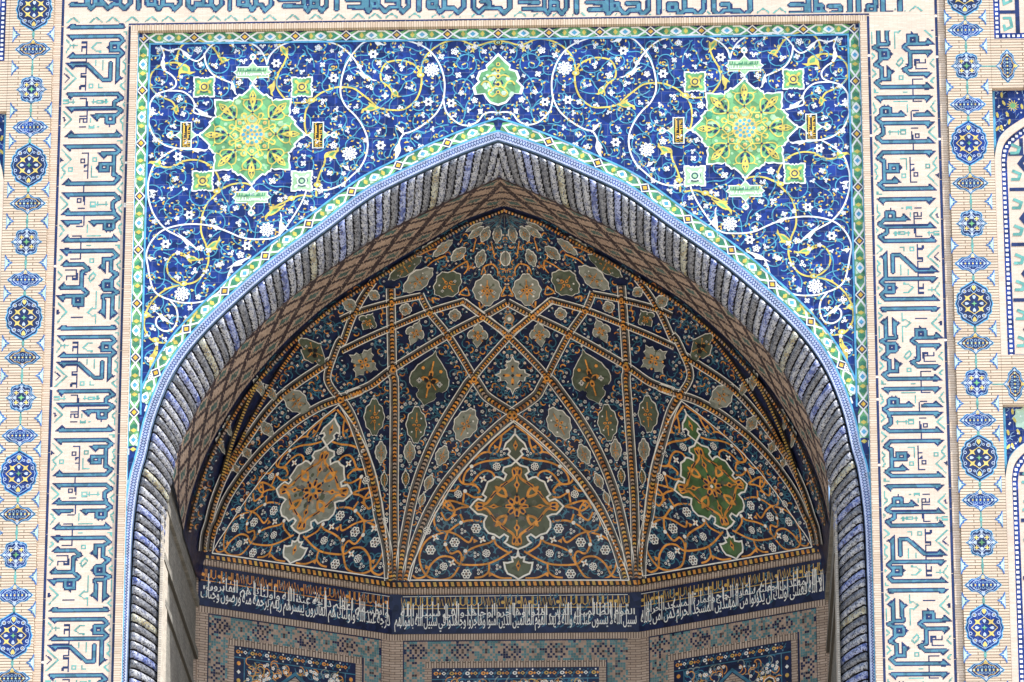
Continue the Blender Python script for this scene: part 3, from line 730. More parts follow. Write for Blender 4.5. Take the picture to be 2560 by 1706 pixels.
inside = lambda x, z: x > -7.81 and x < .01 and z < zt
clear_arch = lambda x, z: x < arc_x(z) - .20 if z < OUT[0, 1] else True
green_border(bd, [(0, zt - .02 - W_B / 2), (xo, zt - .02 - W_B / 2)], keep=inside)
green_border(bd, [(xo, zt - .02 - W_B / 2), (xo, 31.2)], keep=lambda x, z: clear_arch(x, z) and x > -7.81)
in_strip = lambda x, z: inside(x, z) and x > xo + W_B / 2 - .02 
green_border(bd, arcp, keep=lambda x, z: x > xo + W_B / 2 - .02 and x < .01)
band(bd, [(x, z) for x, z in offset(OUTX, .225 + W_B) if z > 34.75 and x < .001], [(x, z) for x, z in offset(OUTX, .225 + W_B + .04) if z > 34.75 and x < .001][:len([1 for x, z in offset(OUTX, .225 + W_B) if z > 34.75 and x < .001])], 'sky_blue', 4) if False else None
e1 = [(x, z) for x, z in offset(OUTX, .225 + W_B + .02) if x > xo + W_B / 2 and x <= 1e-6]
bd.line(e1, .04, 'sky_blue', 7)
bd.line([(0, zt - .04 - W_B), (xo + W_B / 2 + .02, zt - .04 - W_B), (xo + W_B / 2 + .02, 34.8)], .04, 'sky_blue', 7)
bd.rect(-7.8, 26, -7.77, zt, 'sky_blue', 7)
bd.build('green_border', SPT)

# ---- scrolls, traced on the left half; the right half is its mirror image as in the building
def region(x, z):
    return -7.52 < x <= 0 and z < zt - W_B - .08 and (z > OUT[0, 1] + .55 or x < interp(-z, [-q[1] for q in FR], [q[0] for q in FR]) - .02)
FR = offset(OUTX, .225 + W_B + .06)
WHITE = [c1((1380, 370), (1430, 310), (1500, 278), (1570, 275), (1680, 290), (1750, 330), (1790, 390), (1805, 440)), c1((1380, 360), (1395, 440), (1440, 505), (1520, 545), (1570, 570), (1590, 635)),
  c1((1090, 325), (1150, 345), (1215, 332), (1260, 380), (1330, 415), (1385, 375)), c1((1085, 310), (1110, 380), (1092, 430), (1110, 475), (1160, 510), (1190, 550), (1180, 590), (1130, 615)),
  c1((1130, 615), (1230, 620), (1290, 660), (1315, 710), (1310, 760), (1370, 780), (1430, 795)), c1((1130, 615), (1060, 640), (1015, 700), (1015, 770), (1005, 830), (1040, 920), (1110, 980), (1200, 1005), (1300, 1010), (1390, 1022)),
  c1((1195, 1003), (1100, 1060), (1040, 1120), (1010, 1200), (1000, 1270), (1010, 1370), (1050, 1470), (1120, 1550), (1190, 1590), (1280, 1640), (1330, 1690)),
  c4((1000, 290), (990, 200), (1030, 110), (1110, 40), (1250, 5), (1400, 10), (1530, 50), (1640, 95), (1760, 105), (1880, 80), (1990, -60), (2060, -190), (2075, -280)),
  c4((1000, 290), (1010, 350), (1030, 430), (1070, 480), (1150, 515), (1250, 535), (1370, 525), (1470, 470), (1530, 390), (1550, 330), (1590, 265), (1690, 230)),
  c4((1150, 520), (1190, 570), (1200, 640), (1170, 710), (1110, 725), (1060, 690), (1060, 640), (1100, 615)),
  c1((1805, 430), (1830, 370), (1900, 310), (2000, 278), (2080, 275), (2170, 280), (2270, 300), (2340, 345), (2400, 410), (2440, 480), (2500, 550)),
  c2((90, 360), (40, 440), (10, 540), (5, 640), (40, 720), (100, 780), (150, 850), (185, 940), (180, 1040), (140, 1130), (80, 1190), (0, 1255), (-90, 1285), (-180, 1280)),
  c2((90, 360), (160, 290), (260, 270), (400, 270), (500, 290), (600, 340), (670, 430), (705, 540), (703, 650), (680, 720), (640, 780), (570, 840), (490, 888), (430, 905)),
  c2((430, 905), (400, 960), (405, 1020), (370, 1085)), c2((700, 680), (720, 760), (790, 830), (860, 850), (930, 825), (970, 775), (1020, 760), (1065, 765))]
GOLD = [c1((1230, 470), (1200, 420), (1200, 370), (1230, 310), (1290, 280), (1360, 280), (1420, 310), (1460, 350), (1490, 410)), c1((1260, 450), (1180, 425), (1090, 440), (1030, 490), (1012, 560), (1040, 620), (1100, 660), (1165, 690), (1195, 745)),
  c1((1885, 300), (1940, 350), (1920, 430), (1880, 500), (1870, 580), (1900, 640), (1960, 690), (2060, 695), (2110, 675), (2170, 630), (2260, 595), (2325, 590), (2390, 600), (2450, 640), (2500, 680), (2560, 730), (2640, 745), (2730, 740), (2800, 690), (2838, 620), (2850, 540), (2840, 490), (2800, 440), (2740, 415), (2680, 410), (2610, 430), (2575, 490), (2580, 550), (2630, 590), (2660, 640)),
  c2((545, 490), (560, 420), (600, 360), (660, 310), (740, 278), (820, 275), (880, 300), (930, 310), (1000, 290), (1065, 275)), c1((2095, 690), (2065, 760), (2060, 850), (2075, 915)),
  c1((2290, 1020), (2205, 1040), (2195, 1100), (2160, 1180), (2140, 1250), (2138, 1330)), c1((1010, 1095), (1080, 1125), (1160, 1130), (1250, 1088), (1340, 1085), (1420, 1120), (1465, 1175), (1482, 1230), (1470, 1300), (1405, 1370), (1372, 1440), (1358, 1530), (1365, 1590), (1395, 1660)),
  c4((1390, 140), (1410, 210), (1400, 290), (1350, 370), (1280, 405), (1200, 395), (1140, 340), (1130, 270), (1170, 210), (1230, 200), (1290, 240)), c4((1230, 410), (1130, 440), (1050, 500), (1000, 570), (980, 630), (975, 700), (1010, 770), (1060, 800), (1140, 800), (1200, 760), (1240, 700), (1250, 650), (1330, 600)), c4((1060, 800), (1060, 870), (1030, 930), (1015, 1010)),
  c1((1470, 1295), (1560, 1250), (1650, 1240), (1700, 1255)), c1((1790, 1470), (1860, 1400), (1920, 1370), (1980, 1340), (2040, 1322), (2110, 1330))]
GLEAF = [(c1((1490, 395), (1540, 415)), .16), (c1((1195, 720), (1185, 770)), .16), (c1((2660, 610), (2690, 660)), .17), (c1((1940, 380), (1890, 300)), .17), (c1((1090, 1125), (1020, 1090)), .2), (c2((910, 310), (895, 350)), .13), (c2((250, 730), (150, 740)), .2), (c1((2210, 1060), (2290, 1020)), .2), (c4((1400, 170), (1490, 110)), .2), (c4((1250, 220), (1355, 250)), .16), (c4((1250, 660), (1335, 600)), .16), (c4((1045, 860), (1010, 1000)), .15), (c1((1900, 1400), (1790, 1465)), .2), (c1((1225, 440), (1280, 500)), .3), (c4((985, 600), (1030, 635)), .12), (c1((1850, 560), (1830, 640)), .15)]
WLEAF = [c1((1230, 345), (1285, 385)), c1((1570, 560), (1590, 640)), c1((1570, 275), (1575, 320)), c1((1100, 400), (1112, 470)), c1((1330, 740), (1420, 795)), c1((1015, 760), (1060, 775)), c1((1290, 1010), (1395, 1020)), c4((1220, 80), (1330, 175)), c4((1560, 290), (1690, 230)), c4((1000, 230), (1050, 240)), c4((1070, 610), (1160, 680)), c1((2420, 490), (2530, 550)), c2((230, 280), (300, 310)), c2((400, 960), (370, 1085)), c2((430, 905), (385, 850)), c2((960, 760), (945, 745)), c2((1180, 765), (1200, 750)), c4((1430, 10), (1510, 45)), c2((60, 1150), (20, 1120)), c1((1010, 1290), (1060, 1300)), c1((1895, 1510), (1940, 1560)), c4((1890, 90), (1905, -60))]
def leaf_shape(pen, a, b, w, mat, layer, mat2=None):
    """a split palmette leaf lying along a -> b"""
    ax_, az = a; dx, dz = b[0] - a[0], b[1] - a[1]; L = math.hypot(dx, dz) or 1e-6; ux, uz = dx / L, dz / L; L = max(L, w)
    q = lambda u, v: (ax_ + ux * u * L - uz * v * w, az + uz * u * L + ux * v * w)
    pen.poly([q(-.25, 0), (q(.2, .28)), q(.55, .34), q(.85, .15), q(1.12, .45), q(1.0, -.02), q(.75, -.14), q(.5, -.42), q(.55, -.75), q(.22, -.42), q(.1, -.16)], mat, layer)
    if mat2: pen.poly([q(.1, .02), q(.35, .16), q(.6, .16), q(.72, .02), q(.4, -.2)], mat2, layer + 1)
occ = []            # places already taken, so the fine vines keep clear
wp = Pen(ap, (1, -1), h=.03); gp = Pen(ap, (1, -1), h=.022)
for s in WHITE: wp.line(s, .035, 'white_glaze', 0, n=6)
for s in WLEAF: leaf_shape(wp, s[0], s[1], .10, 'white_glaze', 1)
for s in GOLD: gp.line(s, .038, 'gold', 0, n=6)
for (a, b), w_ in GLEAF: leaf_shape(gp, a, b, w_, 'gold', 1, 'leaf_gold' if w_ < .16 else 'green')
for q in c1((2105, 680), (1465, 1295), (2145, 1250)) + c2((545, 510), (1065, 290)) + c4((1240, 405), (1050, 785), (985, 620)) + c1((1970, 1342)):
    gp.disc(q[0], q[1], .085, 'gold', 2, 8, ry=.06); gp.disc(q[0], q[1], .03, 'pale_green', 3, 6)
wp.build('white_scroll', SPT); gp.build('gold_scroll', SPT)
# flowers
def six(pen, x, z, r, layer=0):
    pts = []
    for i in range(24):
        a = i * math.pi / 12; pts.append((x + r * math.cos(a) * (.82 + .22 * math.cos(6 * a)), z + r * math.sin(a) * (.82 + .22 * math.cos(6 * a))))
    pen.fan((x, z), pts, 'white_glaze', layer); pen.disc(x, z, r * .3, 'navy', layer + 1, 6)
def mum(pen, x, z, r, layer=0):
    for i in range(9):
        a = i * 2 * math.pi / 9; pen.disc(x + r * .62 * math.cos(a), z + r * .62 * math.sin(a), r * .42, 'white_glaze', layer, 7, ry=r * .25, rot=a); 
    pen.disc(x, z, r * .55, 'white_glaze', layer + 1, 9)
    for i in range(9):
        a = i * 2 * math.pi / 9; pen.disc(x + r * .6 * math.cos(a), z + r * .6 * math.sin(a), r * .14, 'cobalt', layer + 2, 5, ry=r * .07, rot=a)
    for i in range(5): a = i * 1.256; pen.disc(x + r * .25 * math.cos(a), z + r * .25 * math.sin(a), r * .07, 'cobalt', layer + 2, 5)
def tre(pen, x, z, r, rot, layer=0, n=3):
    for i in range(n):
        a = rot + i * 2 * math.pi / (n + (1 if n == 3 else 0)); px_, pz = x + r * .55 * math.cos(a), z + r * .55 * math.sin(a)
        pen.disc(px_, pz, r * .46, 'white_glaze', layer, 7, ry=r * .36, rot=a); pen.disc(px_, pz, r * .15, 'navy', layer + 1, 5)
fl = Pen(ap, (1, -1), h=.042)
for x, z in c1((1868, 430), (1205, 1060), (1280, 1455), (2255, 530)) + c2((225, 368), (598, 690), (752, 700), (275, 985)) + c4((1120, 138), (1670, 150)): six(fl, x, z, .112); occ.append((x, z, .17))
for x, z in c2((620, 475), (65, 1040)) + c4((1805, 40), (1230, 475)): mum(fl, x, z, .165); occ.append((x, z, .24))
TR = c1((1340, 340), (1450, 450), (1645, 410), (1095, 560), (1210, 670), (1170, 860), (1330, 820), (1620, 560), (2090, 405), (2180, 440), (2150, 325), (2190, 690), (2000, 750), (2260, 800), (2045, 490), (2255, 985), (2050, 1060), (1165, 1275), (1095, 1340), (1250, 1275), (1530, 1205), (1840, 1225), (1510, 1410), (2210, 1325), (2120, 1410), (1620, 1510), (1130, 1505), (1965, 1430), (2280, 740), (2310, 360)) + \
     c2((410, 330), (410, 460), (775, 350), (800, 510), (685, 385), (820, 630), (910, 680), (305, 650), (200, 595), (320, 785), (565, 780), (630, 875), (470, 1010), (65, 530), (320, 530), (865, 745), (545, 995), (975, 350), (1020, 800)) + \
     c4((1270, 160), (1355, 165), (1560, 195), (1310, 320), (1380, 425), (1285, 570), (1045, 570), (1150, 620), (1040, 705), (1120, 850), (1005, 910), (1020, 1035), (1340, 495), (1625, 210))
for x, z in TR:
    r = random.choice((.068, .078, .09)); tre(fl, x, z, r, random.random() * 6, 0, random.choice((3, 3, 4, 5))); occ.append((x, z, r + .03))
fl.build('white_flower', SPT)
# fine turquoise vines with yellow buds
MC = c1((1705, 912))[0]
taken = [(MC[0], MC[1], 1.05), (-.0, F(1244, 205, Y_SP)[1], .5)] + [(q[0], q[1], .28) for q in c1((1380, 590), (2040, 590), (1370, 1225), (2040, 1225))]
vp = Pen(ap, (1, -1), h=.010); bp_ = Pen(ap, (1, -1), h=.016)
rr = random.Random(11)
def bud(x, z, a, s=1):
    bp_.poly([(x + .042 * s * math.cos(a), z + .042 * s * math.sin(a)), (x + .019 * s * math.cos(a + 1.4), z + .019 * s * math.sin(a + 1.4)), (x - .036 * s * math.cos(a), z - .036 * s * math.sin(a)), (x + .02 * s * math.cos(a - 1.4), z + .02 * s * math.sin(a - 1.4))], rr.choice(('amber', 'leaf_gold', 'gold')), rr.randint(0, 3))
def open_spot(x, z): return region(x, z) and not any(math.hypot(x - a, z - b) < c for a, b, c in taken)
cents = []; trail = []
for sep, r_out, tries in ((.56, .27, 9000), (.36, .17, 9000)):
    for _ in range(tries):
        x, z = rr.uniform(-7.45, -.05), rr.uniform(34.9, zt - W_B - .1)
        if not open_spot(x, z) or any(math.hypot(x - a, z - b) < (sep if c > .2 else .2 + r_out * 1.02) for a, b, c in cents): continue
        cents.append((x, z, r_out))
def tendril(x, z, a, sg, L):
    pts = [(x, z)]
    for k in range(6): x, z = x + L / 6 * math.cos(a), z + L / 6 * math.sin(a); a += sg * .42; pts.append((x, z))
    if all(open_spot(*q) for q in pts): vp.line(pts, .019, 'vine', rr.randint(0, 2)); trail.extend(pts[2:]); return pts[-1], a
    return None
for x, z, ro in cents:
    sg = rr.choice((-1, 1)); a0 = rr.random() * 6.28; turn = rr.uniform(7.2, 8.6) if ro > .2 else rr.uniform(4.5, 6); pts = []
    n = 34 if ro > .2 else 20
    for k in range(n):
        t = k / (n - 1); a = a0 + sg * turn * t; r = .035 + (ro * 1.06 - .035) * t ** .85; pts.append((x + r * math.cos(a), z + r * math.sin(a)))
    for k in range(5):                         # run on along the tangent towards the next spiral
        dx, dz = pts[-1][0] - pts[-2][0], pts[-1][1] - pts[-2][1]; c_, s_ = math.cos(-sg * .12), math.sin(-sg * .12); pts.append((pts[-1][0] + (dx * c_ - dz * s_), pts[-1][1] + (dx * s_ + dz * c_)))
    run = []
    for q in pts + [None]:
        if q and open_spot(*q): run.append(q)
        else:
            if len(run) > 4: vp.line(run, .022, 'vine', rr.randint(0, 2)); trail.extend(run)
            run = []
    step = 5 if ro > .2 else 6
    for k in range(4, n, step):
        b_ = pts[k]; ta = math.atan2(pts[k][1] - pts[k - 1][1], pts[k][0] - pts[k - 1][0]); e = tendril(b_[0], b_[1], ta + sg * rr.choice((-.7, .6)), sg * rr.choice((-1, 1)), rr.uniform(.10, .15))
        if e: bud(e[0][0], e[0][1], e[1])
        if rr.random() < .5: q = (b_[0] + .04 * math.cos(ta + 1.3), b_[1] + .04 * math.sin(ta + 1.3)); (bud(q[0], q[1], ta + 1) if open_spot(*q) else None)
    if open_spot(x, z):
        if rr.random() < .5 and not any(math.hypot(x - a, z - b) < c + .06 for a, b, c in occ): tre(bp_, x, z, .07, rr.random() * 6, 4, rr.choice((3, 4)))
        else: bud(x, z, a0)
T_ = np.array(trail)
for _ in range(420):                           # small blossoms scattered through the vines
    x, z = rr.uniform(-7.45, -.05), rr.uniform(34.9, zt - W_B - .1)
    if open_spot(x, z) and not any(math.hypot(x - a, z - b) < c + .1 for a, b, c in occ): occ.append((x, z, .12)); tre(bp_, x, z, rr.choice((.042, .05, .058)), rr.random() * 6, 4, rr.choice((3, 4, 5)))
for _ in range(2600):                          # short curls wherever the blue is still bare
    x, z = rr.uniform(-7.45, -.05), rr.uniform(34.9, zt - W_B - .1)
    if not open_spot(x, z) or np.min(np.hypot(T_[:, 0] - x, T_[:, 1] - z)) < .075: continue
    e = tendril(x, z, rr.random() * 6.28, rr.choice((-1, 1)), .2)
    if e: bud(e[0][0], e[0][1], e[1]); T_ = np.vstack([T_, [[x, z], list(e[0])]])
vp.build('turquoise_vine', SPT); bp_.build('yellow_bud', SPT)

# ---- the green stars and the small plaques set into the blue
def oct_pts(f, n=8):
    out = []
    for k in range(n):
        a = k * math.pi / 4
        for u, v in f: out.append((u * math.cos(a) - v * math.sin(a), u * math.sin(a) + v * math.cos(a)))
    return out
def star_medallion(side):
    nm = 'left' if side < 0 else 'right'
    x0, z0 = abs(MC[0]) * side, MC[1]
    t = thing('star_medallion', f'large green and yellow eight-pointed star medallion in the {nm} blue spandrel', 'tile medallion', (x0, Y_SP, z0), 'green star medallions')
    at = lambda u, v, h, s: (x0 + u, Y_SP - h, z0 + v * 1.0)
    seg = [(.70, -.50), (.74, -.40), (.80, -.36), (.79, -.31), (.88, -.20), (.94, -.1), (1.16, 0), (.94, .1), (.88, .20), (.79, .31), (.80, .36), (.74, .40), (.70, .50)]
    def outline(k):
        pts = []
        for q in range(4):
            a = q * math.pi / 2; c, s_ = math.cos(a), math.sin(a)
            tip = [(.855, -.42), (.88, -.36), (.95, -.3), (.93, -.24), (1.0, -.16), (1.16, 0), (1.0, .16), (.93, .24), (.95, .3), (.88, .36), (.855, .42)]
            cor = [(.79, .43), (.83, .50), (.81, .62), (.835, .72), (.835, .835), (.72, .835), (.62, .81), (.50, .83), (.43, .79)]
            for u, v in tip + cor: pts.append(((u * c - v * s_) * k, (u * s_ + v * c) * k))
        return pts
    p = Pen(at, h=.036); p.fan((0, 0), outline(1.0), 'white_glaze'); p.build('white_rim', t)
    p = Pen(at, h=.044); p.fan((0, 0), outline(.955), 'green'); rg = random.Random(3)
    for i in range(60):
        a, r = rg.random() * 6.28, rg.uniform(.25, .85); p.disc(r * math.cos(a), r * math.sin(a), rg.uniform(.03, .075), rg.choice(('deep_green', 'soft_green', 'soft_green')), 1, 6)
    fo = p.build('green_field', t)
    p = Pen(at, h=.060)
    for k in range(8):
        a = k * math.pi / 4; c, s_ = math.cos(a), math.sin(a); T = lambda u, v: (u * c - v * s_, u * s_ + v * c)
        def L(pts, w_=.03, m='gold', la=0): p.line([T(*q) for q in pts], w_, m, la, n=4)
        for e in (-1, 1):
            L([(.52, 0), (.58, e * .1), (.70, e * .2), (.80, e * .17), (.80, e * .06), (.74, e * .05)]); L([(.80, e * .17), (.84, e * .26)], .02)
            L([(.80, e * .05), (.9, e * .06), (1.02, 0)], .025); L([(.5, 0), (.42, e * .08), (.34, e * .16), (.24, e * .12)], .028); L([(.34, e * .16), (.42, e * .22), (.5, e * .19), (.47, e * .12)], .022)
            p.poly([T(.56, e * .03), T(.62, e * .1), T(.68, e * .1), T(.64, e * .03)], 'navy', 2); p.poly([T(.7, e * .09), T(.8, e * .1), T(.8, e * .075), T(.7, e * .06)], 'navy', 2)
            p.disc(*T(.88, e * .028), .018, 'navy', 3, 5)
        p.poly([T(.6, 0), T(.7, .04), T(.84, .05), T(.98, 0), T(.84, -.05), T(.7, -.04)], 'gold', 1); p.disc(*T(.51, 0), .03, 'navy', 3, 4); p.disc(*T(.76, 0), .035, 'navy', 3, 5, ry=.012, rot=a)
        p.disc(*T(.38, 0), .05, 'leaf_gold', 1, 6); p.disc(*T(.38, 0), .016, 'ochre', 3, 5)
    p.build('gold_arabesque', fo)
    p = Pen(at, h=.076); p.disc(0, 0, .27, 'leaf_gold', 0, 20)
    for rad, n_, r_ in ((.19, 12, .042), (.10, 7, .036), (0, 1, .03)):
        for i in range(n_): a = i * 2 * math.pi / n_; p.disc(rad * math.cos(a), rad * math.sin(a), r_, 'aqua' if i % 2 else 'sky_blue', 1, 6)
    for i in range(12): a = (i + .5) * math.pi / 6; star4(p, .265 * math.cos(a), .265 * math.sin(a), .05, 'gold', 1)
    p.build('rosette', fo)
star_medallion(-1); star_medallion(1)
def square_plaque(side, cx_, cz_, lab, white):
    x0, z0 = side * abs(cx_), cz_
    t = thing('square_plaque', lab, 'tile plaque', (x0, Y_SP, z0), 'small green square plaques')
    at = lambda u, v, h, s: (x0 + u, Y_SP - h, z0 + v)
    q = [(0, .20), (.03, .235), (.08, .215), (.13, .245), (.235, .24), (.24, .13), (.215, .08), (.235, .03), (.20, 0)]
    o = quad_sym(q)
    p = Pen(at, h=.038); p.fan((0, 0), o, 'white_glaze'); p.build('white_rim', t)
    p = Pen(at, h=.046); p.fan((0, 0), scale_about(o, .86), 'soft_green' if white else 'green'); m = 'white_glaze' if white else 'gold'
    for a in (0.785, 2.356, 3.927, 5.498): p.disc(.16 * math.cos(a), .16 * math.sin(a), .06, m, 1, 6, ry=.035, rot=a); 
    p.disc(0, 0, .105, m if not white else 'soft_green', 2, 10); p.ring(0, 0, .1, .02, m, 3, 10); p.ring(0, 0, .062, .022, 'navy', 3, 8); p.line([(-.09, -.11), (0, -.13), (.09, -.11)], .02, 'navy', 3); p.line([(.11, .05), (.125, -.02)], .016, 'navy', 3)
    p.build('green_field', t)
for side in (-1, 1):
    nm = 'left' if side < 0 else 'right'
    for k, (q, vert) in enumerate(zip(c1((1380, 590), (2040, 590), (1370, 1225), (2040, 1225)), ('upper outer', 'upper inner', 'lower outer', 'lower inner'))):
        square_plaque(side, q[0], q[1], f'small {"whitish" if k == 3 else "green"} square tile plaque at the {vert} corner of the {nm} star medallion', k == 3)
def script_marks(p, x0, x1, z0, z1, mat, layer, seed, up=True):
    rg = random.Random(seed); x = x0
    while x < x1 - .02:
        k = rg.random(); w_ = rg.uniform(.03, .055)
        if k < .4: p.line([(x, z1), (x, z0 + .02)], .018, mat, layer)
        elif k < .75: p.line([(x, z0 + .02), (x + w_, z0 + .02), (x + w_, (z0 + z1) / 2), (x + w_ * .2, (z0 + z1) / 2)], .018, mat, layer)
        else: p.line([(x, z0 + .03), (x + w_ * .6, z0 + .005), (x + w_ * 1.4, z0 + .04), (x + w_ * 1.4, z1 - .02)], .018, mat, layer)
        x += w_ * 1.05
    p.line([(x0, z0 + .015), (x1 - .04, z0 + .015)], .014, mat, layer)
def plaque(side, q, lab, black):
    x0, z0 = side * abs(q[0]), q[1]
    t = thing('script_plaque', lab, 'tile plaque', (x0, Y_SP, z0), 'inscribed plaques around the stars')
    at = lambda u, v, h, s: (x0 + (v if black else u), Y_SP - h, z0 + (u if black else v))
    W_, H_ = (.31, .125) if black else (.36, .135)
    o = [(-W_, H_), (-.1, H_), (0, H_ + .12), (.1, H_), (W_, H_), (W_ - .01, .06), (W_ + (.0 if black else .06), 0), (W_ - .01, -.06), (W_, -H_), (.1, -H_), (0, -H_ - .12), (-.1, -H_), (-W_, -H_), (-W_ + .01, -.06), (-W_ - (.0 if black else .06), 0), (-W_ + .01, .06)]
    p = Pen(at, h=.036); p.fan((0, 0), o, 'white_glaze'); p.build('white_rim', t)
    p = Pen(at, h=.044); k = .88
    p.fan((0, 0), [(x * .93, z * .84) for x, z in o], 'soft_green')
    if black: p.rect(-W_ + .03, -H_ + .03, W_ - .03, H_ - .03, 'black_glaze', 1)
    go = p.build('ground', t)
    p = Pen(at, h=.062); script_marks(p, -W_ + .05, W_ - .04, -H_ + .05, .0, 'amber' if black else 'white_glaze', 0, 3); script_marks(p, -W_ + .05, W_ - .04, .01, H_ - .04, 'amber' if black else 'deep_green', 1, 8)
    p.build('script', go)
    for e in (1, -1):
        f = Pen(at, h=.040); f.disc(0, e * (H_ + .22), .075, 'white_glaze', 0, 8); f.disc(0, e * (H_ + .22), .032, 'aqua', 1, 6); f.line([(0, e * (H_ + .1)), (0, e * (H_ + .3))], .03, 'white_glaze', 0); f.build('finial', t)
for side in (-1, 1):
    nm = 'left' if side < 0 else 'right'
    for q, b_, w_ in zip(c1((1708, 490), (1700, 1335), (1258, 915), (2150, 915)), (0, 0, 1, 1), ('pale green inscribed plaque above', 'pale green inscribed plaque below', 'upright black and gold inscribed plaque on the outer side of', 'upright black and gold inscribed plaque on the inner side of')):
        plaque(side, q, f'{w_} the {nm} star medallion', bool(b_))
# palmette over the apex
def palmette():
    pts_ = [(1065, 360), (1115, 410), (1150, 440), (1145, 465), (1195, 480), (1215, 530), (1200, 550), (1240, 590), (1225, 640), (1165, 635), (1150, 665), (1120, 700), (1065, 718)]
    h_ = c2(*pts_); xa = h_[0][0]
    t = thing('palmette', 'green leaf-shaped palmette on the blue tiles above the arch point', 'tile palmette', (0, Y_SP, h_[-1][1]))
    o = [(x - xa, z) for x, z in h_]; o = o + [(-x, z) for x, z in o[::-1]][1:-1]; zc = (o[0][1] + o[12][1]) / 2 - .1
    p = Pen(ap, h=.036); p.fan((0, zc), o, 'white_glaze'); p.build('white_rim', t)
    p = Pen(ap, h=.044); p.fan((0, zc), [(x * .88, zc + (z - zc) * .9) for x, z in o], 'green'); rg = random.Random(9)
    for i in range(30): p.disc(rg.uniform(-.3, .3), zc + rg.uniform(-.3, .25), rg.uniform(.03, .06), rg.choice(('pale_green', 'deep_green', 'pale_green')), 1, 6)
    for e in (-1, 1):
        for s in ([(0, .0), (.12, -.1), (.2, .03), (.3, .05), (.36, -.03)], [(0, -.2), (.12, -.3), (.2, -.22), (.12, -.12)], [(0, .15), (.12, .2), (.24, .15)], [(0, .3), (.08, .36), (.14, .3)]): p.line([(e * x, zc + z) for x, z in s], .035, 'gold', 2, n=4)
        p.line([(e * .03, zc - .02), (e * .1, zc + .0), (e * .06, zc + .08)], .026, 'navy', 3)
    for z, r in ((.45, .05), (.3, .055), (.17, .06), (-.02, .075), (-.2, .05)): p.disc(0, zc + z, r, 'gold', 3, 8); p.disc(0, zc + z, r * .5, 'navy', 4, 5)
    p.build('green_field', t)
palmette()
